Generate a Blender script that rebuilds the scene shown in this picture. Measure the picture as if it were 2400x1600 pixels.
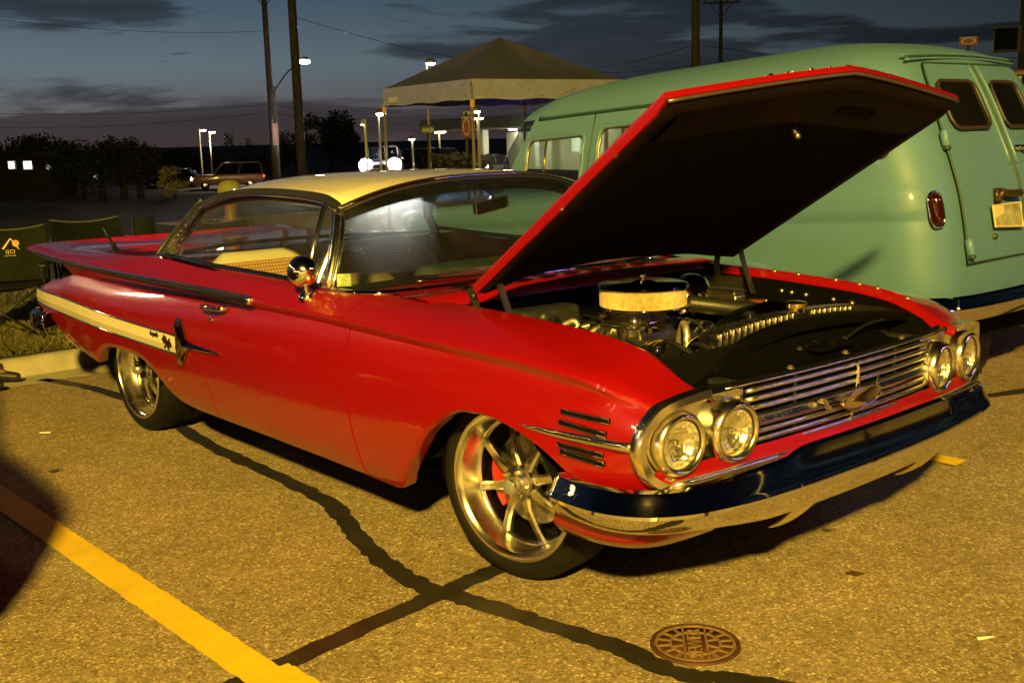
import bpy, bmesh, math, random
from math import sin, cos, pi, radians, sqrt
from mathutils import Vector as V, Matrix
import numpy as np
random.seed(7); rng = np.random.default_rng(5)
for o in list(bpy.data.objects): bpy.data.objects.remove(o)
SC = bpy.context.scene
COL = SC.collection

# ------------------------------------------------------------------ camera
CP = (2.787, -3.2155, 1.5336); YAW, PIT, ROL = 2.42335, 0.182831, -0.027865; FPX = 2593.08
def _axes():
    f = V((cos(YAW)*cos(PIT), sin(YAW)*cos(PIT), -sin(PIT))); r = V((sin(YAW), -cos(YAW), 0)); u = r.cross(f)
    return cos(ROL)*r + sin(ROL)*u, -sin(ROL)*r + cos(ROL)*u, f
AR, AU, AF = _axes()
cd = bpy.data.cameras.new('camera'); cam = bpy.data.objects.new('camera', cd); COL.objects.link(cam)
m = Matrix((AR, AU, -AF)).transposed().to_4x4(); m.translation = V(CP); cam.matrix_world = m
cd.sensor_width = 36; cd.lens = FPX/2400*36; cd.clip_start = .05; cd.clip_end = 4000
SC.camera = cam
SC.view_settings.view_transform = 'Standard'; SC.view_settings.look = 'None'
SC.view_settings.exposure = 0; SC.view_settings.gamma = 1; SC.view_settings.use_curve_mapping = False
cy = SC.cycles
cy.use_denoising = True; cy.max_bounces = 8; cy.transparent_max_bounces = 16; cy.glossy_bounces = 5
cy.sample_clamp_indirect = 4; cy.caustics_reflective = False; cy.caustics_refractive = False
def ray(px, py):
    return ((px-1200)/FPX*AR - (py-800)/FPX*AU + AF)
def at(px, py, dist):
    "point on the sight line of a photo pixel at a plan distance in metres (used to survey far things)"
    d = ray(px, py); return V(CP) + d*(dist/math.hypot(d.x, d.y))

# ------------------------------------------------------------------ world: dusk sky
wd = bpy.data.worlds.new('World'); SC.world = wd; wd.use_nodes = True
def build_world():
    nt = wd.node_tree; N = nt.nodes; L = nt.links; N.clear()
    out = N.new('ShaderNodeOutputWorld'); bg = N.new('ShaderNodeBackground'); L.new(bg.outputs[0], out.inputs[0])
    tc = N.new('ShaderNodeTexCoord'); sep = N.new('ShaderNodeSeparateXYZ'); L.new(tc.outputs['Generated'], sep.inputs[0])
    def ramp(fac, stops, interp='LINEAR'):
        r = N.new('ShaderNodeValToRGB'); r.color_ramp.interpolation = interp; e = r.color_ramp.elements
        while len(e) < len(stops): e.new(.5)
        for i, (p, c) in enumerate(stops):
            e[i].position = p; e[i].color = (*c, 1) if not isinstance(c, (int, float)) else (c, c, c, 1)
        L.new(fac, r.inputs[0]); return r.outputs[0]
    def math_(op, a, b=None, c=None):
        n = N.new('ShaderNodeMath'); n.operation = op
        for i, x in enumerate((a, b, c)):
            if x is None: continue
            if isinstance(x, (int, float)): n.inputs[i].default_value = x
            else: L.new(x, n.inputs[i])
        return n.outputs[0]
    def mix(f, a, b, t='MIX'):
        n = N.new('ShaderNodeMix'); n.data_type = 'RGBA'; n.blend_type = t
        for s, x in ((0, f), (6, a), (7, b)):
            if isinstance(x, (int, float)): n.inputs[s].default_value = x
            elif isinstance(x, tuple): n.inputs[s].default_value = (*x, 1)
            else: L.new(x, n.inputs[s])
        return n.outputs[2]
    z = math_('ABSOLUTE', sep.outputs[2])
    grad = ramp(z, [(0, (.080, .058, .060)), (.03, (.115, .110, .115)), (.065, (.120, .160, .185)), (.13, (.052, .092, .135)), (.35, (.014, .026, .048)), (1, (.004, .008, .018))])
    dv = N.new('ShaderNodeVectorMath'); dv.operation = 'DOT_PRODUCT'; L.new(tc.outputs['Generated'], dv.inputs[0]); dv.inputs[1].default_value = (-.99, .08, 0)
    az = ramp(math_('MULTIPLY_ADD', dv.outputs['Value'], .5, .5), [(0, .10), (.55, .11), (.70, .15), (.80, .36), (.89, .72), (.97, 1.0), (1, 1.05)])
    sky = mix(1.0, grad, az, 'MULTIPLY')
    mp = N.new('ShaderNodeMapping'); mp.inputs['Scale'].default_value = (1, 1, 7.5); L.new(tc.outputs['Generated'], mp.inputs[0])
    n1 = N.new('ShaderNodeTexNoise'); n1.inputs['Scale'].default_value = 4.6; n1.inputs['Detail'].default_value = 7; n1.inputs['Roughness'].default_value = .52; n1.inputs['Distortion'].default_value = .35
    L.new(mp.outputs[0], n1.inputs['Vector'])
    low = ramp(z, [(0, .15), (.04, .12), (.07, .01), (.10, .02), (.15, .03), (.5, .03)])
    dens = ramp(math_('ADD', n1.outputs[0], low), [(.53, 0.0), (.60, .85), (.75, 1)])
    cl = mix(1.0, ramp(z, [(0, (.046, .031, .031)), (.02, (.034, .026, .030)), (.06, (.018, .019, .027)), (.2, (.016, .018, .026)), (1, (.006, .008, .012))]), az, 'MULTIPLY')
    L.new(mix(math_('MULTIPLY', dens, .86), sky, cl), bg.inputs[0]); bg.inputs[1].default_value = SKY_STRENGTH
SKY_STRENGTH = 1.0
build_world()

# ------------------------------------------------------------------ materials
MATS = {}
def mat(name, col=(.5, .5, .5), rough=.5, metal=0., coat=0., noise=None, bump=None, spec=.5, emis=None, estr=0., trans=0., alpha=None, coat_rough=.04):
    if name in MATS: return MATS[name]
    M = bpy.data.materials.new(name); M.use_nodes = True; nt = M.node_tree; N, L = nt.nodes, nt.links
    b = N['Principled BSDF']; b.inputs['Base Color'].default_value = (*col, 1); b.inputs['Roughness'].default_value = rough
    b.inputs['Metallic'].default_value = metal; b.inputs['Coat Weight'].default_value = coat; b.inputs['Coat Roughness'].default_value = coat_rough
    b.inputs['Specular IOR Level'].default_value = spec
    if emis: b.inputs['Emission Color'].default_value = (*emis, 1); b.inputs['Emission Strength'].default_value = estr; M.cycles.emission_sampling = 'NONE'
    if trans: b.inputs['Transmission Weight'].default_value = trans
    tc = N.new('ShaderNodeTexCoord')
    if noise:   # (scale, amount) colour variation
        n = N.new('ShaderNodeTexNoise'); n.inputs['Scale'].default_value = noise[0]; n.inputs['Detail'].default_value = 6; L.new(tc.outputs['Object'], n.inputs['Vector'])
        r = N.new('ShaderNodeMapRange'); r.inputs[1].default_value = .25; r.inputs[2].default_value = .75; r.inputs[3].default_value = 1-noise[1]; r.inputs[4].default_value = 1+noise[1]; L.new(n.outputs[0], r.inputs[0])
        mx = N.new('ShaderNodeMix'); mx.data_type = 'RGBA'; mx.blend_type = 'MULTIPLY'; mx.inputs[0].default_value = 1; mx.inputs[6].default_value = (*col, 1); L.new(r.outputs[0], mx.inputs[7]); L.new(mx.outputs[2], b.inputs['Base Color'])
        if len(noise) > 2:
            r2 = N.new('ShaderNodeMapRange'); r2.inputs[3].default_value = max(0, rough-noise[2]); r2.inputs[4].default_value = rough+noise[2]; L.new(n.outputs[0], r2.inputs[0]); L.new(r2.outputs[0], b.inputs['Roughness'])
    if bump:
        n = N.new('ShaderNodeTexNoise'); n.inputs['Scale'].default_value = bump[0]; n.inputs['Detail'].default_value = 4; L.new(tc.outputs['Object'], n.inputs['Vector'])
        bp = N.new('ShaderNodeBump'); bp.inputs['Strength'].default_value = bump[1]; bp.inputs['Distance'].default_value = bump[2] if len(bump) > 2 else .01; L.new(n.outputs[0], bp.inputs['Height']); L.new(bp.outputs[0], b.inputs['Normal'])
    MATS[name] = M; return M
def glass(name, tint=(.9, .95, .92), refl=1.0, dust=0., dustcol=(.8, .85, .9), band=None, haze=0):
    "thin automotive pane: clear sheet, Fresnel reflection, optional dust film; band=(z0,z1,tint) shade band"
    if name in MATS: return MATS[name]
    M = bpy.data.materials.new(name); M.use_nodes = True; nt = M.node_tree; N, L = nt.nodes, nt.links; N.clear()
    out = N.new('ShaderNodeOutputMaterial'); tr = N.new('ShaderNodeBsdfTransparent'); gl = N.new('ShaderNodeBsdfGlossy'); gl.inputs['Roughness'].default_value = .01
    tr.inputs[0].default_value = (*tint, 1)
    fr = N.new('ShaderNodeLayerWeight'); mx = N.new('ShaderNodeMixShader')
    pw = N.new('ShaderNodeMath'); pw.operation = 'POWER'; pw.inputs[1].default_value = 5; L.new(fr.outputs['Facing'], pw.inputs[0])
    ml = N.new('ShaderNodeMath'); ml.operation = 'MULTIPLY_ADD'; ml.inputs[1].default_value = .9*refl; ml.inputs[2].default_value = .06*refl; L.new(pw.outputs[0], ml.inputs[0]); L.new(ml.outputs[0], mx.inputs[0])
    src = tr.outputs[0]
    tc = N.new('ShaderNodeTexCoord')
    if band:
        sp = N.new('ShaderNodeSeparateXYZ'); L.new(tc.outputs['Object'], sp.inputs[0])
        mr = N.new('ShaderNodeMapRange'); mr.inputs[1].default_value = band[0]; mr.inputs[2].default_value = band[1]; L.new(sp.outputs[2], mr.inputs[0])
        mc = N.new('ShaderNodeMix'); mc.data_type = 'RGBA'; mc.inputs[6].default_value = (*tint, 1); mc.inputs[7].default_value = (*band[2], 1); L.new(mr.outputs[0], mc.inputs[0]); L.new(mc.outputs[2], tr.inputs[0])
    if dust:
        tl = N.new('ShaderNodeBsdfTranslucent'); tl.inputs[0].default_value = (*dustcol, 1); df = N.new('ShaderNodeBsdfDiffuse'); df.inputs[0].default_value = (*dustcol, 1)
        a = N.new('ShaderNodeMixShader'); a.inputs[0].default_value = .3; L.new(tl.outputs[0], a.inputs[1]); L.new(df.outputs[0], a.inputs[2])
        n = N.new('ShaderNodeTexNoise'); n.inputs['Scale'].default_value = 9; n.inputs['Detail'].default_value = 8; L.new(tc.outputs['Object'], n.inputs['Vector'])
        mr2 = N.new('ShaderNodeMapRange'); mr2.inputs[1].default_value = .3; mr2.inputs[2].default_value = .75; mr2.inputs[3].default_value = dust*.5; mr2.inputs[4].default_value = dust*1.5; L.new(n.outputs[0], mr2.inputs[0])
        m2 = N.new('ShaderNodeMixShader'); L.new(mr2.outputs[0], m2.inputs[0]); L.new(tr.outputs[0], m2.inputs[1]); L.new(a.outputs[0], m2.inputs[2]); src = m2.outputs[0]
        if haze:   # fine road film scatters light forward
            rf = N.new('ShaderNodeBsdfRefraction'); rf.inputs['IOR'].default_value = 1.02; rf.inputs['Roughness'].default_value = .92; m3 = N.new('ShaderNodeMixShader'); m3.inputs[0].default_value = haze; L.new(src, m3.inputs[1]); L.new(rf.outputs[0], m3.inputs[2]); src = m3.outputs[0]
    L.new(src, mx.inputs[1]); L.new(gl.outputs[0], mx.inputs[2]); L.new(mx.outputs[0], out.inputs[0])
    MATS[name] = M; return M

# ------------------------------------------------------------------ mesh helpers
ROOTS = {}
def thing(name, label, cat, loc=(0, 0, 0), group=None, rotz=0):
    o = bpy.data.objects.new(name, None); COL.objects.link(o); o.location = loc; o.rotation_euler = (0, 0, rotz); o.empty_display_size = .2
    o['label'] = label; o['category'] = cat
    if group: o['group'] = group
    return o
def tag(o, label, cat, group=None):
    o['label'] = label; o['category'] = cat
    if group: o['group'] = group
    return o
def mk(name, vf, mt, parent=None, smooth=True, solid=0, bevel=0, sub=0, offset=-1, auto=None, kind=None, local=False):
    "link (verts, faces) as one object; geometry is given in world metres unless local"
    v, f = vf
    me = bpy.data.meshes.new(name); me.from_pydata([tuple(p) for p in v], [], f)
    me.materials.append(mt); 
    if smooth: me.polygons.foreach_set('use_smooth', [True]*len(me.polygons))
    o = bpy.data.objects.new(name, me); COL.objects.link(o)
    if parent is not None:
        o.parent = parent
        if not local and parent.type == 'EMPTY': o.matrix_parent_inverse = (Matrix.Translation(parent.location) @ parent.rotation_euler.to_matrix().to_4x4()).inverted()
    if sub: s = o.modifiers.new('s', 'SUBSURF'); s.levels = s.render_levels = sub
    if solid: s = o.modifiers.new('t', 'SOLIDIFY'); s.thickness = solid; s.offset = offset; s.use_quality_normals = True
    if bevel: s = o.modifiers.new('b', 'BEVEL'); s.width = bevel; s.segments = 2; s.limit_method = 'ANGLE'; s.angle_limit = radians(40)
    if auto or bevel:
        s = auto or 40
        me.set_sharp_from_angle(angle=radians(s))
    if kind: o['kind'] = kind
    return o
def join(*vfs):
    V_, F_ = [], []
    for v, f in vfs:
        k = len(V_); V_ += [tuple(p) for p in v]; F_ += [tuple(i+k for i in q) for q in f]
    return V_, F_
def grid(rows, closeu=False, closev=False, flip=False):
    n, m_ = len(rows), len(rows[0]); v = [p for r in rows for p in r]; f = []
    for i in range(n if closeu else n-1):
        for j in range(m_ if closev else m_-1):
            q = (i*m_+j, i*m_+(j+1) % m_, ((i+1) % n)*m_+(j+1) % m_, ((i+1) % n)*m_+j); f.append(q[::-1] if flip else q)
    return v, f
def box(c, s, R=None):
    x, y, z = s[0]/2, s[1]/2, s[2]/2
    v = [V(p) for p in ((-x,-y,-z),(x,-y,-z),(x,y,-z),(-x,y,-z),(-x,-y,z),(x,-y,z),(x,y,z),(-x,y,z))]
    if R: v = [R @ p for p in v]
    return [p+V(c) for p in v], [(3,2,1,0),(4,5,6,7),(0,1,5,4),(1,2,6,5),(2,3,7,6),(3,0,4,7)]
def frame(t, up=(0, 0, 1)):
    t = V(t).normalized(); up = V(up)
    if abs(t.dot(up.normalized())) > .98: up = V((1, 0, 0)) if abs(t.x) < .9 else V((0, 1, 0))
    b = t.cross(up).normalized(); n = b.cross(t).normalized(); return t, b, n
def sweep(path, prof, up=(0, 0, 1), close=False, cap=True, scale=None):
    P = [V(p) for p in path]; n = len(P); v, f = [], []; k = len(prof)
    for i, p in enumerate(P):
        t = (P[(i+1) % n]-P[i-1]) if close else (P[min(i+1, n-1)]-P[max(i-1, 0)])
        _, b, nn = frame(t, up); s = scale[i] if scale else 1
        v += [p + b*(u*s) + nn*(w*s) for u, w in prof]
    for i in range(n if close else n-1):
        for j in range(k): f.append((i*k+j, ((i+1) % n)*k+j, ((i+1) % n)*k+(j+1) % k, i*k+(j+1) % k))
    if cap and not close: f += [tuple(range(k)), tuple(range((n-1)*k, n*k))[::-1]]
    return v, f
def circ(r, n=8, ry=None): return [(r*cos(2*pi*i/n), (ry or r)*sin(2*pi*i/n)) for i in range(n)]
def tube(path, r, n=8, up=(0, 0, 1), close=False, scale=None): return sweep(path, circ(r, n), up, close, True, scale)
def rod(a, b, r, n=8, r2=None): return sweep([a, b], circ(r, n), scale=[1, (r2 or r)/r])
def lathe(prof, c=(0, 0, 0), axis=(0, 0, 1), n=32, cap=False):
    "prof: (radius, height along axis)"
    t, b, nn = frame(axis); v, f = [], []; k = len(prof)
    for i in range(n):
        a = 2*pi*i/n; d = b*cos(a)+nn*sin(a); v += [V(c)+d*r+t*h for r, h in prof]
    for i in range(n):
        for j in range(k-1): f.append((i*k+j, ((i+1) % n)*k+j, ((i+1) % n)*k+j+1, i*k+j+1))
    if cap: f += [tuple(i*k for i in range(n))[::-1], tuple(i*k+k-1 for i in range(n))]
    return v, f
def ball(c, r, n=12, s=(1, 1, 1)):
    pr = [(r*sin(pi*i/n), -r*cos(pi*i/n)) for i in range(n+1)]; v, f = lathe(pr, (0, 0, 0), (0, 0, 1), n*2)
    return [V(c)+V((p[0]*s[0], p[1]*s[1], p[2]*s[2])) for p in v], f
def extrude(poly, d):
    "closed polygon of 3D points extruded by vector d"
    n = len(poly); v = [V(p) for p in poly]+[V(p)+V(d) for p in poly]
    return v, [tuple(range(n))[::-1], tuple(range(n, 2*n))]+[(i, (i+1) % n, n+(i+1) % n, n+i) for i in range(n)]
def cr(pts, n=8, close=False):
    "Catmull-Rom through points"
    P = [V(p) for p in pts]; N_ = len(P); out = []
    for i in range(N_ if close else N_-1):
        if close: a, b, c, d = P[i-1], P[i], P[(i+1) % N_], P[(i+2) % N_]
        else: a, b, c, d = P[max(i-1, 0)], P[i], P[i+1], P[min(i+2, N_-1)]
        for k in range(n):
            t = k/n; out.append(.5*((2*b)+(c-a)*t+(2*a-5*b+4*c-d)*t*t+(3*b-a-3*c+d)*t**3))
    if not close: out.append(P[-1])
    return out
def pch(x, tab):
    "monotone cubic interpolation of a (x, value) table"
    xs = [t[0] for t in tab]; ys = [t[1] for t in tab]; n = len(xs)
    if x <= xs[0]: return ys[0]
    if x >= xs[-1]: return ys[-1]
    d = [(ys[i+1]-ys[i])/(xs[i+1]-xs[i]) for i in range(n-1)]
    def sl(i):
        if i == 0: return d[0]
        if i == n-1: return d[-1]
        if d[i-1]*d[i] <= 0: return 0
        return 2*d[i-1]*d[i]/(d[i-1]+d[i])
    i = max(j for j in range(n-1) if xs[j] <= x); h = xs[i+1]-xs[i]; t = (x-xs[i])/h
    return (2*t**3-3*t*t+1)*ys[i]+(t**3-2*t*t+t)*h*sl(i)+(-2*t**3+3*t*t)*ys[i+1]+(t**3-t*t)*h*sl(i+1)
def text(name, s, size, mt, M, parent=None, ext=.002, shear=0, align='CENTER'):
    c = bpy.data.curves.new(name, 'FONT'); c.body = s; c.size = size; c.extrude = ext; c.align_x = align; c.align_y = 'CENTER'; c.shear = shear; c.resolution_u = 3
    t = bpy.data.objects.new(name, c); COL.objects.link(t); dg = bpy.context.evaluated_depsgraph_get()
    me = bpy.data.meshes.new_from_object(t.evaluated_get(dg)); bpy.data.objects.remove(t); me.name = name
    me.transform(M); me.materials.clear(); me.materials.append(mt)
    o = bpy.data.objects.new(name, me); COL.objects.link(o)
    if parent is not None:
        o.parent = parent
        if parent.type == 'EMPTY': o.matrix_parent_inverse = (Matrix.Translation(parent.location) @ parent.rotation_euler.to_matrix().to_4x4()).inverted()
    return o
def basis(o, x, y):
    "matrix placing text: x = reading direction, y = up of letters"
    x = V(x).normalized(); y = V(y); y = (y-x*y.dot(x)).normalized(); z = x.cross(y); M = Matrix((x, y, z)).transposed().to_4x4(); M.translation = V(o); return M
def copytree(o, parent=None):
    c = o.copy(); COL.objects.link(c)
    if parent is not None: c.parent = parent
    for ch in list(o.children): copytree(ch, c)
    return c

# shared materials
chrome = mat('chrome', (.84, .82, .78), .045, 1., noise=(14, .05, .03))
trim = mat('trim_chrome', (.90, .86, .77), .20, 1., noise=(18, .06, .05))
chrome_soft = mat('polished_alloy', (.88, .85, .78), .20, 1., noise=(22, .08, .06))
darkmetal = mat('dark_metal', (.03, .03, .032), .42, .4, noise=(30, .3))
black = mat('black_paint', (.003, .003, .003), .45, 0, noise=(20, .3), bump=(60, .1), spec=.05)
matblack = mat('matt_black', (.003, .003, .003), .9, 0, noise=(20, .4), spec=.1)
rubber = mat('tyre_rubber', (.007, .007, .007), .7, 0, noise=(25, .3), bump=(90, .15), spec=.2)
redp = mat('red_paint', (.25, .002, .003), .32, 0, coat=1., noise=(1.3, .05), coat_rough=.03)
cream = mat('cream_paint', (.80, .74, .55), .3, 0, coat=1., noise=(3, .03))
mint = mat('mint_paint', (.085, .19, .32), .5, 0, coat=.15, noise=(1.1, .06), coat_rough=.14, spec=.35)
zinc = mat('zinc', (.5, .46, .36), .35, .9)
weld = mat('rubber_seal', (.014, .014, .016), .5)

# ------------------------------------------------------------------ the lot lamp that lights the scene (stands behind the photographer)
LAMP = V((10.2, -10.6, 8.5)); LCOL = (1.0, .66, .095)
def lot_lamp():
    t = thing('street_lamp', 'tall lot lamp behind the photographer lighting both show cars', 'street lamp', (LAMP.x+.9, LAMP.y-.6, 0))
    gm = mat('galvanised_steel', (.35, .34, .32), .5, .7, noise=(9, .2))
    mk('pole', rod((LAMP.x+.9, LAMP.y-.6, 0), (LAMP.x+.9, LAMP.y-.6, 8.6), .09, 12, .06), gm, t)
    mk('arm', rod((LAMP.x+.9, LAMP.y-.6, 8.55), (LAMP.x+.2, LAMP.y-.13, 8.78), .035), gm, t)
    mk('lamp_head', lathe([(0, .30), (.12, .30), (.36, .16), (.40, .12), (.40, .09)], LAMP, n=24), gm, t)
    mk('diffuser', lathe([(.39, .10), (.34, .085), (0, .08)], LAMP, n=24), mat('sodium_diffuser', (.8, .8, .8), .4, emis=LCOL, estr=60), t)
    ld = bpy.data.lights.new('bulb', 'POINT'); ld.energy = LAMP_W; ld.color = LCOL; ld.shadow_soft_size = .40
    lo = bpy.data.objects.new('bulb', ld); COL.objects.link(lo); lo.location = LAMP; lo.parent = t; lo.matrix_parent_inverse = Matrix.Translation(t.location).inverted()
LAMP_W = 44000
lot_lamp()
def added_lot_lamp(x, y, z, label):  # extra lamps added outside the frame for highlights on paint and chrome
    t = thing('street_lamp', label, 'street lamp', (x, y, 0), 'added lot lamps outside the frame'); gm = MATS['galvanised_steel']
    mk('pole', rod((x, y, 0), (x, y, z+.2), .09, 10, .06), gm, t); mk('lamp_head', lathe([(0, .3), (.5, .2), (.6, .1)], (x, y, z), n=20), gm, t); mk('diffuser', lathe([(.58, .10), (.5, .03), (0, 0)], (x, y, z), n=20), MATS['sodium_diffuser'], t)
added_lot_lamp(-26, -7, 8.2, 'added lot lamp beyond the kerb left of the frame'); added_lot_lamp(-15, -13, 7.8, 'added lot lamp left of the frame near the shop'); added_lot_lamp(-8, -20, 8.0, 'added lot lamp in front of the shop windows'); added_lot_lamp(15, 10, 8.0, 'added lot lamp across the aisle right of the frame')
# ------------------------------------------------------------------ ground
def asphalt_mat():
    M = bpy.data.materials.new('asphalt'); M.use_nodes = True; nt = M.node_tree; N, L = nt.nodes, nt.links; b = N['Principled BSDF']
    tc = N.new('ShaderNodeTexCoord'); co = tc.outputs['Object']
    def vor(sc, feat='F1', rnd=1):
        n = N.new('ShaderNodeTexVoronoi'); n.inputs['Scale'].default_value = sc; n.feature = feat; L.new(co, n.inputs['Vector']); return n
    def noi(sc, det=4, ro=.55):
        n = N.new('ShaderNodeTexNoise'); n.inputs['Scale'].default_value = sc; n.inputs['Detail'].default_value = det; n.inputs['Roughness'].default_value = ro; L.new(co, n.inputs['Vector']); return n
    def ramp(fac, stops):
        r = N.new('ShaderNodeValToRGB'); e = r.color_ramp.elements
        while len(e) < len(stops): e.new(.5)
        for i, (p, c) in enumerate(stops): e[i].position = p; e[i].color = (*c, 1)
        L.new(fac, r.inputs[0]); return r.outputs[0]
    def mix(f, a, c, t='MIX'):
        n = N.new('ShaderNodeMix'); n.data_type = 'RGBA'; n.blend_type = t
        for s, x in ((0, f), (6, a), (7, c)):
            if isinstance(x, (int, float)): n.inputs[s].default_value = x
            else: L.new(x, n.inputs[s])
        return n.outputs[2]
    v1 = vor(135); sx = N.new('ShaderNodeSeparateColor'); L.new(v1.outputs['Color'], sx.inputs[0])
    agg = ramp(sx.outputs[0], [(0, (.10, .076, .04)), (.35, (.225, .175, .098)), (.72, (.295, .23, .137)), (.9, (.39, .32, .205)), (.985, (.70, .62, .45))])
    v2 = vor(62); s2 = N.new('ShaderNodeSeparateColor'); L.new(v2.outputs['Color'], s2.inputs[0])
    agg = mix(.35, agg, ramp(s2.outputs[1], [(0, (.09, .066, .038)), (.45, (.22, .17, .11)), (.93, (.26, .21, .14)), (1, (.5, .43, .31))]))
    big = ramp(noi(1.7, 6, .6).outputs[0], [(.3, (.82, .80, .78)), (.7, (1.12, 1.1, 1.08))]); agg = mix(1.0, agg, big, 'MULTIPLY')
    med = ramp(noi(14, 5).outputs[0], [(.3, (.85, .85, .85)), (.7, (1.13, 1.13, 1.13))]); agg = mix(1.0, agg, med, 'MULTIPLY')
    st = ramp(noi(.9, 5, .62).outputs[0], [(.58, (1.06, 1.06, 1.06)), (.70, (.88, .87, .86)), (.78, (.72, .70, .68))]); agg = mix(1.0, agg, st, 'MULTIPLY'); sp_ = ramp(noi(5.5, 3, .5).outputs[0], [(.68, (1, 1, 1)), (.76, (.72, .70, .68))]); agg = mix(1.0, agg, sp_, 'MULTIPLY')
    L.new(agg, b.inputs['Base Color']); b.inputs['Roughness'].default_value = .82
    bp = N.new('ShaderNodeBump'); bp.inputs['Strength'].default_value = .45; bp.inputs['Distance'].default_value = .004
    ad = N.new('ShaderNodeMath'); ad.operation = 'ADD'; L.new(v1.outputs['Distance'], ad.inputs[0]); L.new(noi(40, 3).outputs[0], ad.inputs[1]); L.new(ad.outputs[0], bp.inputs['Height']); L.new(bp.outputs[0], b.inputs['Normal'])
    return M
asphalt = asphalt_mat()
def struct(name, vf, mt, **k): 
    o = mk(name, vf, mt, **k); o['kind'] = 'structure'; return o
KX = -5.06      # kerb face
def terrain():
    # one sheet: level lot, kerb line, then a bank that sinks towards the road behind
    def hz(x): return 0.11+pch(-x, [(5.0, 0), (8, .02), (14, -.25), (30, -.9), (60, -1.7), (400, -1.7)])
    xs = [-5.22, -6, -7, -8.5, -10, -12, -15, -20, -27, -36, -48, -62]
    ys = [-60, -30, -12, -5, -2, 0, 2, 4, 7, 11, 16, 24, 36, 60, 110]
    g = [[(x-.05*(y > 6)*(y-6), y, hz(x)) for y in ys] for x in xs]
    struct('grass_bank', grid(g, flip=True), mat('turf', (.030, .032, .012), .9, 0, noise=(3.5, .45), bump=(25, .8, .05)))
    far = [[(x, y, -1.62) for y in (-900, -100, 0, 100, 300, 1500)] for x in (40, -61, -200, -700, -2600)]
    struct('far_ground', grid(far, flip=True), mat('far_turf', (.012, .013, .009), .95, 0, noise=(.05, .5)))
    struct('far_road', grid([[(x, y, -1.60) for y in (-300, 0, 60, 160, 400)] for x in (-66, -96)], flip=True), mat('road_asphalt', (.05, .048, .045), .8, 0, noise=(.6, .2)))
    lot = [[(x, y, 0) for y in (-70, -20, -6, 0, 6, 20, 75)] for x in (60, 20, 5, 0, KX+.02)]
    struct('parking_lot', grid(lot, flip=True), asphalt)
    # lot continues behind the bank's right end (where the tent and the station stand)
    struct('side_lot', grid([[(x, y, .0) for y in (6.2, 12, 20, 75)] for x in (KX+.02, -12, -19)], flip=True), asphalt)
    conc = mat('concrete', (.36, .33, .27), .8, 0, noise=(7, .22), bump=(70, .5, .006))
    prof = [(KX+.02, -.02), (KX, .0), (KX-.035, .085), (KX-.06, .112), (KX-.09, .12), (KX-.19, .12), (KX-.19, -.05)]
    k0 = -70.0; secs = [-30, -9.2, -6.2, -3.2, -.2, 2.8, 5.8]
    for a, b_ in zip(secs, secs[1:]):
        mk_rows = [[(x, y, z) for x, z in prof] for y in (a+.006, (a+b_)/2, b_-.006)]
        struct('kerb', grid(mk_rows), conc)
    # gutter lip, concrete apron in front of the kerb
    struct('gutter', grid([[(KX+.02, y, .004), (KX+.33, y, .004)] for y in (-30, -3, 0, 3, 5.8)]), conc)
terrain()
paint = mat('yellow_paint', (.68, .47, .012), .6, 0, noise=(6, .14), bump=(120, .3, .003))
def wear_paint():
    nt = paint.node_tree; N, L = nt.nodes, nt.links; b = N['Principled BSDF']; src = b.inputs['Base Color'].links[0].from_socket; tc = N.new('ShaderNodeTexCoord')
    n = N.new('ShaderNodeTexNoise'); n.inputs['Scale'].default_value = 34; n.inputs['Detail'].default_value = 8; n.inputs['Roughness'].default_value = .7; L.new(tc.outputs['Object'], n.inputs['Vector'])
    r = N.new('ShaderNodeMapRange'); r.inputs[1].default_value = .60; r.inputs[2].default_value = .74; r.inputs[3].default_value = 0; r.inputs[4].default_value = .75; L.new(n.outputs[0], r.inputs[0])
    m_ = N.new('ShaderNodeMix'); m_.data_type = 'RGBA'; L.new(r.outputs[0], m_.inputs[0]); L.new(src, m_.inputs[6]); m_.inputs[7].default_value = (.20, .15, .07, 1); L.new(m_.outputs[2], b.inputs['Base Color'])
wear_paint()
tar = mat('crack_sealer', (.026, .023, .018), .38, 0, noise=(9, .35, .12), bump=(30, .25, .004))
def ribbon(name, pts, w, mt, z, jit=.006, n=10, seed=1):
    r = random.Random(seed); P = cr([(x, y, z) for x, y in pts], n); rows = []
    wj = 0
    for i, p in enumerate(P):
        t = (P[min(i+1, len(P)-1)]-P[max(i-1, 0)]).normalized(); nrm = V((-t.y, t.x, 0)); ww = w(i/(len(P)-1)) if callable(w) else w
        a, b_ = ww/2+r.uniform(-jit, jit), ww/2+r.uniform(-jit, jit); rows.append([p+nrm*a, p-nrm*b_])
    struct(name, grid(rows, flip=True), mt, smooth=False)
ribbon('parking_line', [(-4.7+.25*i, -1.805+.028*(-.2-(-4.7+.25*i))*-.25) for i in range(20)], .125, paint, .008, .003, seed=3)
ribbon('parking_line', [(.02, -1.79), (.2, -1.785), (.6, -1.78), (2.6, -1.77)], .15, paint, .012, .004, seed=4)
ribbon('parking_line', [(-4.7, 1.50), (-3, 1.51), (-1, 1.525), (.46, 1.535)], .115, paint, .008, .003, seed=5)
ribbon('tar_seam', [(-4.85, -.78), (-4.4, -.66), (-3.9, -.62), (-3.2, -.66), (-2.4, -.75), (-1.9, -.77), (-1.45, -.79), (-1.1, -.84), (-.75, -.96), (-.47, -1.035), (-.18, -1.07), (.05, -1.03), (.30, -.985), (.62, -.935), (.85, -.93), (1.0, -.84), (1.15, -.77), (1.5, -.72), (2.6, -.4)], lambda t: .085 if t < .75 else .075, tar, .004, .010, 8, seed=8)
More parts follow.
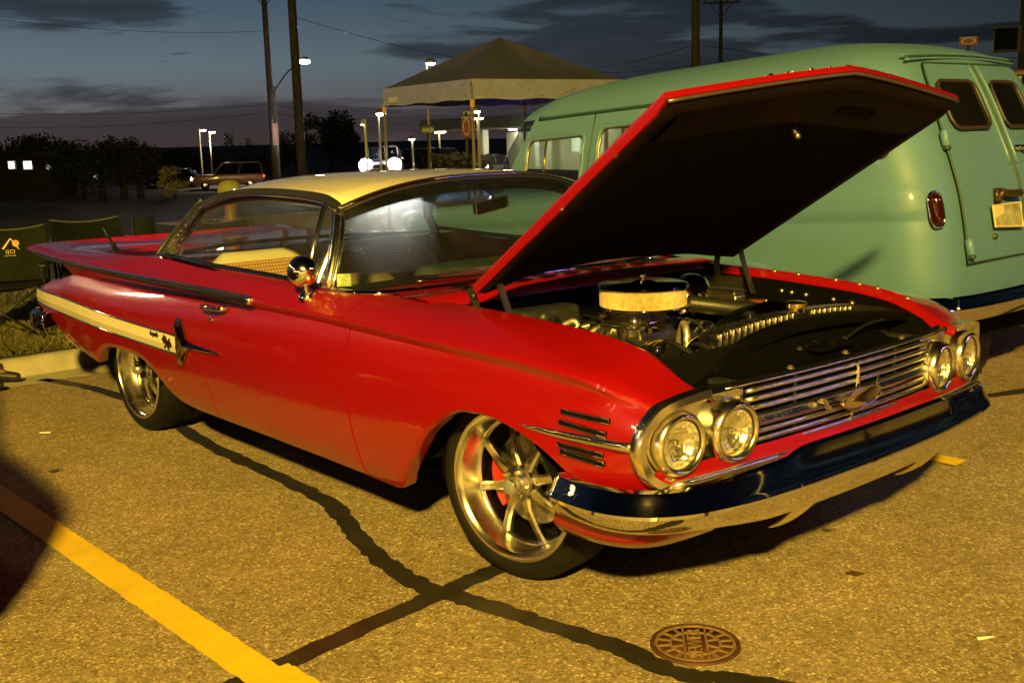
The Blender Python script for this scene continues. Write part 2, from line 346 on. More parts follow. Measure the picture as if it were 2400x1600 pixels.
ribbon('tar_seam', [(-.30, 3.2), (-.25, 2.0), (-.2, .9), (-.15, -.2), (-.11, -.75), (-.085, -1.02), (-.05, -1.33), (-.01, -1.66), (.02, -1.88), (.1, -2.6)], .085, tar, .0055, .006, 8, seed=9)
ribbon('tar_seam', [(-.9, 4.6), (-.55, 3.8), (-.33, 3.15), (-.25, 2.6), (-.2, 2.1)], .07, tar, .0045, .008, 8, seed=10)
ribbon('tar_seam', [(.35, 4.4), (.02, 3.1), (-.15, 2.75), (-.3, 2.5)], .08, tar, .005, .006, 8, seed=11)
def manhole():
    c = V((.775, -.752, 0)); R = .121
    t = thing('manhole_cover', 'round rusty brown sewer cover with cast spokes set in the asphalt', 'manhole cover', c)
    rust = mat('rusty_iron', (.075, .028, .012), .7, .3, noise=(18, .35), bump=(60, .5, .004)); dusty = mat('dusty_iron', (.17, .105, .05), .8, 0, noise=(26, .25))
    mk('frame', lathe([(R*1.13, .002), (R*1.12, .009), (R*1.04, .010), (R*1.02, .004)], c, n=48), rust, t)
    mk('lid', lathe([(0, .006), (R, .006), (R, .001)], c, n=48), rust, t)
    ribs = []
    for r_ in (R*.97, R*.62): ribs.append(lathe([(r_-.004, .006), (r_-.003, .0105), (r_+.003, .0105), (r_+.004, .006)], c, n=48))
    ax = V((.68, -.73, 0)).normalized(); ay = V((-ax.y, ax.x, 0))
    for i in range(16):
        a = 2*pi*i/16+.2; d = ax*cos(a)+ay*sin(a)
        if abs(d.dot(ay)) < .33: continue
        ribs.append(box(c+d*R*.79+V((0, 0, .008)), (R*.34, .006, .005), Matrix.Rotation(math.atan2(d.y, d.x), 3, 'Z')))
    for i in range(8):
        a = 2*pi*i/8+.4; d = ax*cos(a)+ay*sin(a)
        if abs(d.dot(ay)) < .5: continue
        ribs.append(box(c+d*R*.47+V((0, 0, .008)), (R*.28, .006, .005), Matrix.Rotation(math.atan2(d.y, d.x), 3, 'Z')))
    for s in (1, -1): ribs.append(box(c+ay*s*.034+V((0, 0, .008)), (R*1.86, .006, .005), Matrix.Rotation(math.atan2(ax.y, ax.x), 3, 'Z')))
    mk('rib', join(*ribs), dusty, t, smooth=False)
    text('lettering', 'SEWER', .062, dusty, basis(c+V((0, 0, .008)), -ax, -ay), t, .0025)
manhole()
tag(mk('paper_scrap', box((1.36, -.10, .006), (.055, .016, .005), Matrix.Rotation(1.1, 3, 'Z')), mat('paper', (.75, .70, .58), .8)), 'cream paper scrap on the asphalt right of the sewer cover', 'litter')
tag(mk('paper_scrap', box((-3.36, -1.27, .006), (.06, .022, .006), Matrix.Rotation(.9, 3, 'Z')), MATS['paper']), 'white cigarette end on the asphalt left of the red car', 'litter')
def leaf(x, y, s, a, lab):
    P = [(-1, 0, 0), (-.5, .35, .15), (.2, .4, .05), (1, 0, .2), (.3, -.35, .12), (-.5, -.3, .02)]
    M = Matrix.Rotation(a, 3, 'Z'); v = [V((x, y, .012))+M @ (V(p)*s) for p in P]
    tag(mk('fallen_leaf', (v+[V((x, y, .006))], [(i, (i+1) % 6, 6) for i in range(6)]), mat('dry_leaf', (.09, .045, .02), .8), solid=.001), lab, 'leaf')
leaf(.83, .05, .034, .5, 'dry brown leaf on the asphalt in front of the bumper')
leaf(-2.55, -1.5, .035, 1.5, 'dry brown leaf on the asphalt near the yellow line')
leaf(.52, .35, .022, .2, 'dark scrap of leaf at the edge of the bumper shadow')
# ------------------------------------------------------------------ the red hardtop coupe
CAR = thing('classic_car', 'red two-door hardtop coupe with cream roof and raised hood', 'car', (-1.5, 0, 0))
RT, RR = .3416, .2717
AX_F, AX_R = 0.0, -3.0
ZBOT = [(-4.35, .585), (-4.29, .574), (-4.18, .558), (-4.02, .52), (-3.93, .475), (-3.82, .42), (-3.63, .383), (-3.43, .358), (-3.352, .350), (-3.325, .368), (-3.27, .408), (-3.17, .455), (-3.06, .481), (-2.96, .486), (-2.81, .484), (-2.68, .474), (-2.60, .452), (-2.55, .425), (-2.49, .385), (-2.44, .343), (-2.38, .305), (-2.28, .283), (-2.1, .272), (-1.6, .268), (-.857, .258), (-.56, .247), (-.50, .250), (-.462, .268), (-.43, .310), (-.375, .37), (-.291, .455), (-.237, .512), (-.165, .566), (-.081, .618), (.004, .642), (.10, .646), (.208, .632), (.28, .615), (.377, .578), (.429, .552), (.466, .53), (.50, .512), (.6, .50), (.8, .50)]
PROF = [(.20, .905), (.27, .935), (.34, .960), (.45, .988), (.58, 1.004), (.68, 1.002), (.78, .986)]
DY = [(-4.4, -.095), (-4.1, -.055), (-3.8, -.035), (-3.4, -.012), (-3, 0), (-1, .002), (.2, -.002), (.5, -.012), (.8, -.02)]
def ysec(x, z): return pch(z, PROF)+pch(x, DY)
Z6 = [(-4.35, .655), (-4.29, .710), (-4.17, .742), (-3.96, .772), (-3.79, .80), (-3.68, .816), (-3.1, .827), (-2.6, .834), (-2, .845), (-1.5, .848), (-1, .845), (-.5, .832), (0, .823), (.3, .812), (.5, .80), (.65, .785), (.8, .758)]
Y6 = [(-4.35, .865), (-4.1, .885), (-3.9, .895), (-3.7, .915), (-3.1, .925), (-2.6, .935), (-2, .955), (-1.4, .968), (-.5, .972), (.3, .977), (.6, .972), (.8, .950)]
Z7 = [(-4.43, .908), (-3.7, .886), (-3.3, .883), (-2.9, .878), (-2.2, .878), (-1.4, .873), (-.7, .863), (-.2, .848), (.2, .838), (.5, .818), (.65, .797), (.8, .765)]
Y7 = [(-4.43, .915), (-4, .95), (-3.6, .975), (-3, .992), (-2, 1.004), (-1.4, 1.003), (-.7, .998), (0, .994), (.4, .985), (.65, .972), (.8, .945)]
Z10 = [(-4.43, .928), (-3.7, .945), (-3, .957), (-2.5, .963), (-2, .948), (-1.5, .942), (-1, .936), (-.7, .925), (0, .905), (.3, .887), (.55, .853), (.7, .815), (.8, .775)]
Y10 = [(-4.43, .845), (-3.5, .89), (-3, .915), (-2.5, .925), (-1.5, .955), (-.7, .945), (0, .925), (.4, .91), (.8, .905)]
Z11 = [(-4.43, .928), (-3.7, .945), (-3, .970), (-2.5, .985), (-2, .967), (-1.5, .961), (-1, .955), (-.7, .949), (-.3, .943), (0, .931), (.3, .911), (.55, .879), (.7, .832), (.8, .781)]
Y11 = [(-4.43, .74), (-3.5, .81), (-3, .88), (-2.5, .898), (-1, .912), (-.85, .905), (-.6, .86), (-.3, .83), (.4, .81), (.8, .82)]
Z12 = [(-2.5, .992), (-2, .973), (-1.4, .966), (-1, .955), (-.7, .955), (-.3, .945), (0, .938), (.2, .928), (.38, .916), (.56, .888), (.7, .836), (.8, .786)]
Y12 = [(-2.5, .885), (-1, .893), (-.9, .885), (-.72, .86), (-.55, .80), (-.3, .752), (.8, .745)]
EYE = {0: (.785, .905), 1: (.775, .945), 2: (.76, .965), 3: (.75, .972), 4: (.745, .972), 5: (.752, .968), 6: (.765, .952), 7: (.772, .945)}
def rows_at(x):
    "half section of the body at x, bottom to belt: (x, y, z) with y positive"
    z0 = pch(x, ZBOT); z6 = pch(x, Z6); d5 = .045 if x > -3.7 else .045*max(.25, (x+4.35)/.65*.75+.25)
    z5 = max(z6-d5, z0+.8*(z6-z0)); zt = z6-.10 if x > -3.7 else z6-.045-.055*max(0, (x+4.35)/.65)
    z4 = max(zt, z0+.66*(z6-z0))
    R = []
    for f in (0, .08, .2, .36, .52, .68, .84, 1): z = z0+f*(z4-z0); R.append([x, ysec(x, z)-(.012 if f == 0 else 0), z])
    y6 = pch(x, Y6); y5 = .5*(ysec(x, z4)+y6)+.006; R.append([x, y5, z5]); R.append([x, y6, z6])
    z7, y7 = pch(x, Z7), pch(x, Y7)
    R += [[x, y7, z7], [x, y7+.010, z7+.012], [x, y7+.008, z7+.024], [x, y7-.012, z7+.036]]
    z10, y10 = pch(x, Z10), pch(x, Y10); z10 = max(z10, z7+.044); R.append([x, y10, z10])
    z11 = max(pch(x, Z11), z10+.002); R.append([x, pch(x, Y11), z11])
    z12 = max(pch(x, Z12), z11+.001); R.append([x, min(pch(x, Y12), pch(x, Y11)-.008), z12])
    if x > .35:      # nose: pull every row back onto the headlamp brow
        k = (x-.35)/.45; nose = {0: (.785, .90, .505), 1: (.78, .925, .53), 2: (.772, .945, .555), 3: (.762, .96, .59), 4: (.752, .97, .625), 5: (.748, .972, .66), 6: (.750, .968, .69), 7: (.756, .958, .715), 8: (.764, .945, .735), 9: (.770, .935, .745), 10: (.775, .925, .752), 11: (.778, .918, .757), 12: (.782, .91, .762), 13: (.785, .90, .766), 14: (.790, .875, .772), 15: (.797, .82, .780), 16: (.803, .745, .786)}
        w = max(0, (k-.45)/.55); w = w*w
        for i, p in enumerate(R):
            nx, ny, nz = nose[i]; p[0] = .35+k*(nx-.35); p[1] += (ny-p[1])*w; p[2] += (nz-p[2])*w
    return R
def lin(a, b, n): return [a+(b-a)*i/(n-1) for i in range(n)]
XF = sorted(set([round(v, 4) for v in lin(-.695, .8, 34)]+[-.56, -.52, -.49, -.475, -.462, -.45, -.43, -.40, -.375, -.33, -.291, -.237, -.2, -.165, .80]))
XD = lin(-1.903, -.706, 20)
XQ = sorted(set([round(v, 4) for v in lin(-3.70, -1.914, 26)]+[-3.40, -3.37, -3.352, -3.34, -3.325, -3.30, -3.27, -3.22, -2.60, -2.57, -2.55, -2.52, -2.49, -2.46, -2.44, -2.41, -2.38, -2.33]))
XT = sorted(set([round(v, 4) for v in lin(-4.35, -3.70, 18)]+[-4.33]))
XFIN = lin(-4.43, -3.70, 12)
def sidegrid(xs, i0, i1, s, lip=False):
    rows = []
    for x in xs:
        r = [V((p[0], s*p[1], p[2])) for p in rows_at(x)[i0:i1+1]]
        if lip: q = r[0]; r = [V((q.x, q.y-s*.05, q.z+.004)), V((q.x, q.y-s*.008, q.z-.001))]+r
        rows.append(r)
    return grid(rows, flip=(s > 0))
def edge(x, k, s): return grid([[V((p[0], s*p[1], p[2])), V((p[0], s*(p[1]-.02), p[2]))] for p in rows_at(x)[:k+1]])
for s in (-1, 1):
    dl = None if s < 0 else None
    fl = sidegrid(XF, 0, 16, s, True)
    e = [rows_at(x)[16] for x in XF if x > -.33]; fl2 = grid([[V((p[0], s*p[1], p[2])), V((p[0], s*(p[1]-.012), p[2]-.004)), V((p[0], s*(p[1]-.014), p[2]-.03)), V((p[0], s*(p[1]-.04), p[2]-.032))] for p in e], flip=(s > 0))
    fen = mk('front_fender', join(fl, fl2, edge(-.695, 16, s)), redp, CAR, auto=34)
    dr = mk('door', join(sidegrid(XD, 0, 16, s, True), edge(-.706, 16, s), edge(-1.903, 16, s)), redp, CAR, auto=34)
    q = join(edge(-1.914, 15, s), sidegrid(XQ, 0, 15, s, True), sidegrid(XT, 0, 9, s, True), sidegrid(XFIN, 10, 15, s),
             grid([[V((p[0], s*p[1], p[2])), V((p[0], s*(p[1]-.06), p[2]-.004)), V((p[0], s*(p[1]-.42), p[2]-.012))] for p in (rows_at(x)[10] for x in XFIN)], flip=(s > 0)))
    mk('quarter_panel', q, redp, CAR, auto=34)
    # dark inside of the wheel arches
    for ax in (AX_F, AX_R):
        rows = []
        for i in range(21):
            a = pi*i/20; rr = .40; cx, cz = ax+cos(a)*rr*1.0, .37+sin(a)*rr*.9*(.86 if ax == AX_F else .48)
            rows.append([(cx, s*.955, cz), (cx, s*.50, cz)])
        pl = grid(rows); pl2 = ([(ax-.40, s*.50, .36), (ax+.40, s*.50, .36), (ax+.40, s*.50, .62), (ax-.40, s*.50, .62)], [(0, 1, 2, 3)])
        mk('wheel_house', join(pl, pl2), matblack, CAR)
    # chrome brow round the headlamps
    br = cr([(.808, s*.742, .792), (.800, s*.82, .787), (.792, s*.885, .777), (.776, s*.928, .757), (.760, s*.962, .712), (.752, s*.976, .665), (.754, s*.972, .62), (.766, s*.955, .575), (.784, s*.915, .545), (.795, s*.87, .535)], 6)
    mk('headlamp_brow', join(sweep(br, [(-.010, -.022), (.014, -.020), (.020, 0), (.012, .018), (-.010, .022)], (1, 0, 0)), sweep([p+V((-.004, -s*.020, -.018 if p.z > .665 else .014)) for p in br[2:-2]], circ(.008, 8))), trim, CAR, auto=50)
    # upper strip along the fin
    pts = [V((x, s*(pch(x, Y7)+.011), pch(x, Z7)+.016)) for x in lin(-4.42, -1.40, 46)]
    mk('fin_trim', join(sweep(pts, [(-.006, -.013), (.007, -.011), (.009, 0), (.007, .011), (-.006, .013)], scale=[min(.8+.75*i/45, .25+i*.12) for i in range(46)]), ball(pts[-1], .018, 6)), trim, CAR, auto=60)
    # cream spear with chrome borders
    def spz(x): return pch(x, [(-4.31, .686), (-3.67, .682), (-3, .660), (-2.53, .650), (-2.16, .645)]), pch(x, [(-4.31, .606), (-3.54, .590), (-3, .577), (-2.55, .567), (-2.16, .561)])
    rws, top, bot = [], [], []
    for x in lin(-4.325, -2.165, 30):
        zt, zb = spz(x); zm = zb+.40*(zt-zb); f = lambda z, d: V((x, s*(ysec(x, z)+d), z)); rws.append([f(zb, .001), f(zb+.002, .005), f(zm, .011), f(zt-.002, .005), f(zt, .001)]); top.append(f(zt+.003, .004)); bot.append(f(zb-.003, .004))
    sp = mk('side_spear', grid(rws, flip=(s > 0)), cream, CAR, auto=8)
    mk('spear_border', join(tube(top, .0052, 6), tube(bot, .0052, 6)), chrome, sp, local=True)
    # tail edge bead
    tl = [V((p[0]-.004, s*p[1], p[2])) for p in (rows_at(-4.35)[i] for i in range(10))]
    mk('tail_bead', tube(tl, .006, 6), chrome, CAR)
    # delta shaped ornament at the head of the spear
    def P(x, z, d): return V((x, s*(ysec(x, z)+d), z))
    B = [P(-2.150, .735, .004), P(-2.105, .738, .004), P(-2.045, .645, .004), P(-2.02, .634, .004), P(-1.72, .622, .004), P(-1.72, .613, .004), P(-2.02, .60, .004), P(-2.05, .59, .004), P(-2.10, .52, .004), P(-2.14, .507, .004), P(-2.165, .53, .004), P(-2.165, .70, .004)]
    out = V((0, s, 0)); T = [p+out*.008 for p in B]; cen = V((0, 0, 0))
    hub = [P(-2.09, .70, .02), P(-2.04, .618, .036), P(-1.76, .6175, .018), P(-2.10, .55, .02)]
    v = B+T+hub; n = 12; f = [(i, (i+1) % n, n+(i+1) % n, n+i) for i in range(n)]
    h0, h1, h2, h3 = 24, 25, 26, 27
    f += [(n+0, n+1, h0), (n+1, n+2, h0), (n+2, h1, h0), (n+2, n+3, h1), (n+3, n+4, h2), (n+3, h2, h1), (n+4, n+5, h2), (n+5, n+6, h2), (n+6, h1, h2), (n+6, n+7, h1), (n+7, h3, h1), (n+7, n+8, h3), (n+8, n+9, h3), (n+9, n+10, h3), (n+10, n+11, h1), (n+10, h1, h3), (n+11, n+0, h0), (n+11, h0, h1)]
    mk('side_ornament', (v, f), mat('smoked_chrome', (.42, .38, .34), .09, 1., noise=(12, .1)), CAR, smooth=False)
    # crossed flags and script on the spear
    em = mat('emblem_metal', (.10, .06, .03), .3, .8)
    E_ = lambda x, z: P(x, z, .013)
    fl = join(*[extrude([E_(a, b) for a, b in poly], out*.004) for poly in ([(-2.30, .622), (-2.262, .640), (-2.240, .612), (-2.278, .598)], [(-2.255, .608), (-2.215, .622), (-2.190, .596), (-2.232, .585)], [(-2.285, .640), (-2.279, .641), (-2.225, .575), (-2.231, .573)], [(-2.215, .632), (-2.209, .631), (-2.275, .577), (-2.281, .580)])])
    mk('flag_emblem', fl, em, CAR, smooth=False)
    text('script', 'Impala', .036, em, basis(P(-2.40, .632, .012), (1 if s < 0 else -1, 0, -.02), (0, 0, 1)), CAR, .002, .35)
    # handle, lock, mirror
    hx = -1.76
    hb = P(hx, .815, 0)
    h = mk('door_handle', join(sweep(cr([(hx-.10, s*(hb.y*s+.012), .815), (hx-.085, s*(hb.y*s+.030), .818), (hx, s*(hb.y*s+.036), .822), (hx+.085, s*(hb.y*s+.03), .826), (hx+.10, s*(hb.y*s+.012), .827)], 5), circ(.009, 8, .012)), ball((hx-.09, hb.y+s*.006, .813), .016, 8), ball((hx+.09, hb.y+s*.006, .826), .013, 8)), chrome, dr, local=True)
    mk('lock', lathe([(0, .012), (.011, .012), (.013, .004), (.013, 0)], P(-1.80, .765, .002), (0, s, 0), 14), chrome, dr, local=True)
# rear closing panels (deck, tail face)
deckx = lin(-4.43, -2.44, 14)
rows = []
for x in deckx:
    r = rows_at(x); a = r[15]; z = a[2]
    half = [(a[1], z), (a[1]*.8, z-.004), (.45, z-.012), (.22, z-.018), (0, z-.020)]
    rows.append([(x-.03*(1-y/a[1]), -y, zz) for y, zz in half]+[(x-.03*(1-y/a[1]), y, zz) for y, zz in half[-2::-1]])
mk('trunk_lid', grid(rows), redp, CAR)
tl = [rows_at(x)[9] for x in lin(-3.70, -4.35, 8)]+[rows_at(-4.35)[i] for i in range(8, -1, -1)]+[rows_at(x)[0] for x in lin(-4.3, -3.36, 10)]
lp = [rows_at(-4.43)[15], [-4.435, .74, .885], [-4.1, .70, .87], [-3.72, .72, .87]]
mk('rear_panel', join(grid([[(p[0]-.02*(1-t*t), p[1]*t, p[2]) for t in lin(-1, 1, 9)] for p in tl]), grid([[(p[0], p[1]*t, p[2]) for t in lin(-1, 1, 5)] for p in lp])), redp, CAR)
for y in (-.72, -.50, .50, .72):
    tlp = mk('tail_lamp', lathe([(0, .05), (.04, .045), (.055, .02), (.058, 0)], (-4.35, y, .66), (-1, 0, 0), 20), mat('red_lens', (.35, .01, .01), .1, coat=1), CAR)
    mk('bezel', lathe([(.058, 0), (.07, .02), (.078, 0)], (-4.35, y, .66), (-1, 0, 0), 20), chrome, tlp, local=True)
# floor, sills and inner shell keep the light out
mk('floor_pan', join(box((-1.5, 0, .30), (1.9, 1.80, .05)), box((-1.9, 0, .33), (4.4, .9, .05)), box((-3.0, 0, .55), (.04, 1.7, .5)), box((-.62, 0, .58), (.03, 1.5, .62))), matblack, CAR, smooth=False)

# ---- wheels
def wheel(name, c, ang, s, steer):
    M = Matrix.Translation(c) @ Matrix.Rotation(steer, 4, 'Z') @ Matrix.Diagonal((1, -s, 1, 1)).to_4x4()
    w = thing('x', '', ''); 
    for k in ('label', 'category'): del w[k]
    w.name = name; w.location = c; w.parent = CAR; w.matrix_parent_inverse = Matrix.Translation(CAR.location).inverted()
    def put(nm, vf, mt, **k):
        v, f = vf; v = [M @ V(p) for p in v]; f = [q[::-1] for q in f] if s > 0 else f
        o = mk(nm, (v, f), mt, w, **k); return o
    A = (0, -1, 0)     # outward axis before mirroring
    put('tyre', lathe([(RR-.004, -.012), (RR+.008, .002), (RR+.028, .008), (RT-.024, .002), (RT-.008, -.012), (RT, -.034), (RT, -.10), (RT, -.17), (RT-.008, -.20), (RT-.03, -.218), (RR, -.205), (RR-.01, -.19)], (0, 0, 0), A, 72), rubber, auto=50)
    put('rim', lathe([(RR+.004, -.004), (RR-.001, .005), (RR-.010, .004), (RR-.014, -.004), (RR-.024, -.012), (RR-.028, -.035), (RR-.034, -.078), (RR-.040, -.086), (RR-.048, -.09), (RR-.05, -.20)], (0, 0, 0), A, 72), chrome_soft, auto=40)
    sp = []
    for i in range(8):
        a = ang+2*pi*i/8; d = V((cos(a), 0, sin(a))); n = V((-sin(a), 0, cos(a))); o_ = V((0, -1, 0))
        secs = [(.045, .021, -.052, .030), (.10, .017, -.050, .026), (.16, .0155, -.064, .022), (.205, .017, -.078, .022), (.238, .024, -.088, .022)]
        rows = []
        for r, hw, h, dp in secs:
            b = d*r+o_*h; rows.append([b-n*hw-o_*dp, b-n*hw-o_*.004, b-n*hw*.55+o_*.004, b+n*hw*.55+o_*.004, b+n*hw-o_*.004, b+n*hw-o_*dp])
        sp.append(grid(rows))
    for k, g in enumerate(sp): put('spoke', g, chrome_soft, auto=30)
    put('hub', lathe([(0, .014), (.026, .014), (.032, .006), (.034, -.02), (.060, -.028), (.066, -.045), (.066, -.085)], (0, 0, 0), A, 32), chrome_soft, auto=35)
    put('hub_cap', lathe([(0, .020), (.018, .019), (.026, .0145)], (0, 0, 0), A, 24), mat('cap_grey', (.25, .26, .28), .3, .3))
    for i in range(5): put('lug_nut', rod(V((cos(1.2566*i), 0, sin(1.2566*i)))*.049+V((0, .03, 0)), V((cos(1.2566*i), 0, sin(1.2566*i)))*.049+V((0, .010, 0)), .008, 6), chrome, smooth=False)
    put('brake_disc', join(lathe([(.07, -.115), (.165, -.115), (.165, -.14), (.07, -.14)], (0, 0, 0), A, 40)), mat('disc_steel', (.35, .34, .33), .3, .9), auto=30)
    put('caliper', lathe([(.10, -.095), (.178, -.095), (.178, -.15)], (0, 0, 0), A, 40), mat('hidden', (.02, .02, .02), .5)) if False else None
    rows = []
    for i in range(9):
        a = pi-.62+1.24*i/8+(.15 if s < 0 else 0); d = V((cos(a), 0, sin(a))); rows.append([d*.105+V((0, .15, 0)), d*.105+V((0, .098, 0)), d*.178+V((0, .098, 0)), d*.182+V((0, .15, 0))])
    put('caliper', grid(rows, closev=True), mat('caliper_red', (.45, .012, .01), .35, coat=.6), auto=30)
    put('barrel', lathe([(RR-.05, -.20), (.06, -.205)], (0, 0, 0), A, 32), matblack)
STEER = .1295
wheel('front_wheel', (0, -.802, RT), .28, -1, STEER); wheel('front_wheel', (0, .802, RT), .1, 1, STEER)
wheel('rear_wheel', (-3.023, -.862, RT), .55, -1, 0); wheel('rear_wheel', (-3.023, .862, RT), .2, 1, 0)
# ---- roof, pillars, glass
RAIL = [(-1.13, .72, 1.268), (-1.18, .716, 1.284), (-1.26, .712, 1.301), (-1.44, .706, 1.312), (-1.72, .702, 1.317), (-1.97, .703, 1.309), (-2.2, .712, 1.282), (-2.36, .728, 1.238)]
def railp(t, s): 
    c = RAILC[min(len(RAILC)-1, int(round(t*(len(RAILC)-1))))]; return V((c.x, s*c.y, c.z))
RAILC = cr(RAIL, 6)
def roofgrid(dz=0, inset=0, x1=1):
    rows = []; n = len(RAILC)
    for i in range(n):
        u = i/(n-1); r = RAILC[i]; row = []
        zc = pch(r.x, [(-2.45, 1.335), (-2.36, 1.345), (-2.2, 1.366), (-1.9, 1.384), (-1.5, 1.389), (-1.25, 1.384), (-1.13, 1.376)])
        for j in range(-12, 13):
            t = j/12; e = 1-abs(t)**2.9
            x = r.x+e*(.085*(1-u)**2-.11*u**3)
            row.append(V((x, t*(r.y-inset), r.z+(zc-r.z)*e-dz)))
        rows.append(row)
    return rows
mk('roof', grid(roofgrid()), cream, CAR, solid=.012, auto=60)
mk('headliner', grid([r for r in roofgrid(.028, .02)][1:]), mat('headliner_cloth', (.05, .048, .045), .9), CAR)
hdr = roofgrid()[0]
mk('windshield_header', join(grid([[p+V(d) for d in ((.0, 0, .004), (.012, 0, -.004), (.014, 0, -.022), (-.006, 0, -.030))] for p in hdr]), grid([[p+V((-.012, 0, -.020)) for p in hdr], [p+V((-.030, 0, -.075)) for p in hdr]])), weld, CAR, auto=40)
mk('header_trim', tube([p+V((.018, 0, -.004)) for p in hdr], .005, 6), chrome, CAR)
base = [(-.965, .89, .957), (-.88, .878, .956), (-.80, .858, .955), (-.735, .80, .955), (-.70, .70, .956), (-.68, .5, .957), (-.665, .25, .959), (-.66, 0, .96)]
BASE = cr([(x, -y, z) for x, y, z in base]+[(x, y, z) for x, y, z in base[-2::-1]], 4)
rows = []
for i, b in enumerate(BASE):
    t = i/(len(BASE)-1)*24; j = min(23, int(t)); tp = hdr[j].lerp(hdr[j+1], t-j)+V((.008, 0, -.02)); e = abs(b.y)/.89
    rows.append([b.lerp(tp, k/8)+V((.03*sin(pi*k/8)*(1 if e < .9 else 1.3), 0, .012*sin(pi*k/8)))+V((0, (.012 if b.y > 0 else -.012)*sin(pi*k/8)*e, 0)) for k in range(9)])
WS = rows
mk('windshield', grid(rows), glass('windshield_glass', (.80, .86, .83), 1, .03, (.75, .85, .95), (1.225, 1.30, (.05, .16, .32)), .035), CAR)
mk('windshield_trim', tube([p+V((.006, 0, -.002)) for p in BASE], .0125, 8), chrome, CAR)
side_glass = glass('side_glass', (.88, .92, .88), 1, .05, (.8, .8, .75))
for s in (-1, 1):
    ap = rows[0 if s < 0 else -1]
    mk('a_pillar', join(tube([p+V((-.012, 0, 0)) for p in ap], .021, 10), tube([p+V((.012, s*-.006, 0)) for p in ap], .011, 8), tube([p+V((-.038, s*.004, 0)) for p in ap], .011, 8)), trim, CAR)
    rl = [V((p.x, s*(p.y+.004), p.z+.004)) for p in RAILC]
    cp = [V((-2.36, s*.728, 1.238)), V((-2.47, s*.765, 1.14)), V((-2.53, s*.82, 1.06)), V((-2.545, s*.872, .992))]
    full = rl+cr(cp, 5)[1:]
    mk('drip_rail', sweep(full, [(-.012, -.018), (.012, -.016), (.018, 0), (.010, .014), (-.012, .014)]), weld, CAR, auto=40)
    mk('rail_trim', tube([p+V((0, s*.014, -.016)) for p in full], .0065, 6), chrome, CAR)
    mk('window_frame', tube([p+V((.006, -s*.008, -.036)) for p in full[2:]], .011, 8), mat('smoked_trim', (.20, .18, .15), .16, 1.), CAR)
    mk('rear_window_trim', tube([p+V((-.055, s*.004, .004)) for p in cr([V((-2.35, s*.70, 1.265))]+cp[1:], 5)], .013, 8), weld, CAR)
    wb = [V((x, s*(pch(x, Y12)-.004), pch(x, Z12)+.012)) for x in lin(-2.53, -.97, 24)]
    mk('belt_trim', tube(wb, .0125, 8), mat('belt_chrome', (.30, .29, .28), .12, 1.), CAR)
    # side glass: belt to rail
    topc = [p+V((.010, -s*.010, -.03)) for p in cr(cp, 5)[::-1]]+[p+V((0, -s*.008, -.03)) for p in rl[-2:0:-1]]+[p+V((-.035, 0, 0)) for p in ap[::-1][1:]]
    n = len(topc); L_ = [0]
    for a, b in zip(topc, topc[1:]): L_.append(L_[-1]+(b-a).length)
    gr = []
    for q, l in zip(topc, L_):
        k = min(1, max(0, (q.x+2.52)/(1.53))); i = k*23; j = min(22, int(i)); gr.append([wb[j].lerp(wb[j+1], i-j)+V((0, -s*.006, 0)), q])
    mk('side_window', grid(gr), side_glass, CAR)
    # vent pane post
    vp0, vp1 = V((-1.135, s*.887, .965)), V((-1.215, s*.735, 1.275))
    mk('vent_post', sweep([vp0, vp0.lerp(vp1, .5)+V((0, s*.008, 0)), vp1], circ(.010, 8, .012)), mat('stainless', (.55, .54, .50), .22, 1.), CAR)
# rear window
top = [p+V((-.004, 0, -.012)) for p in roofgrid()[-1]]
rw = []
for j, p in enumerate(top):
    t = (j-12)/12; b = V((-3.02+.44*abs(t)**2.2, t*.855, .972)); rw.append([p.lerp(b, k/8)+V((-.05*sin(pi*k/8)*(1-abs(t)), 0, .055*sin(pi*k/8)*(1-.4*abs(t)))) for k in range(9)])
mk('rear_window', grid(rw), glass('rear_glass', (.80, .85, .80), 1, .02), CAR)
mk('rear_window_seal', tube([r[-1]+V((0, 0, .004)) for r in rw], .012, 6), weld, CAR)
# wing mirror (round, on the door) and antenna
mb = V((-1.03, -.955, .941))
trimm = mat('mirror_chrome', (.88, .84, .76), .11, 1.)
mi = mk('wing_mirror', join(lathe([(0, .074), (.022, .070), (.044, .056), (.058, .034), (.064, .008), (.062, -.010), (.058, -.012), (.056, -.004), (0, -.002)], mb+V((0, -.012, .092)), (.93, -.30, .15), 32), tube(cr([mb+V((.0, 0, .0)), mb+V((.0, -.004, .03)), mb+V((-.004, -.010, .07))], 5), .012, 10), lathe([(0, .016), (.022, .014), (.034, .006), (.038, 0), (.038, -.012)], mb+V((0, 0, -.002)), (0, -.35, 1), 24)), trimm, CAR)
mk('antenna', join(sweep([(-3.58, -.70, .945), (-3.72, -.70, 1.07)], circ(.009, 8), scale=[1.35, .8]), lathe([(.024, 0), (.022, .012), (.014, .022), (.012, .05), (.008, .06)], (-3.57, -.70, .938), (-.6, 0, 1), 16)), mat('antenna_black', (.02, .02, .02), .25, .5), CAR)
# registration sticker inside the windshield corner
mk('sticker', box((-.915, -.852, .995), (.003, .055, .05), Matrix.Rotation(-.5, 3, 'Z') @ Matrix.Rotation(-.35, 3, 'Y')), mat('sticker_print', (.42, .46, .22), .6, noise=(40, .5)), CAR, smooth=False)

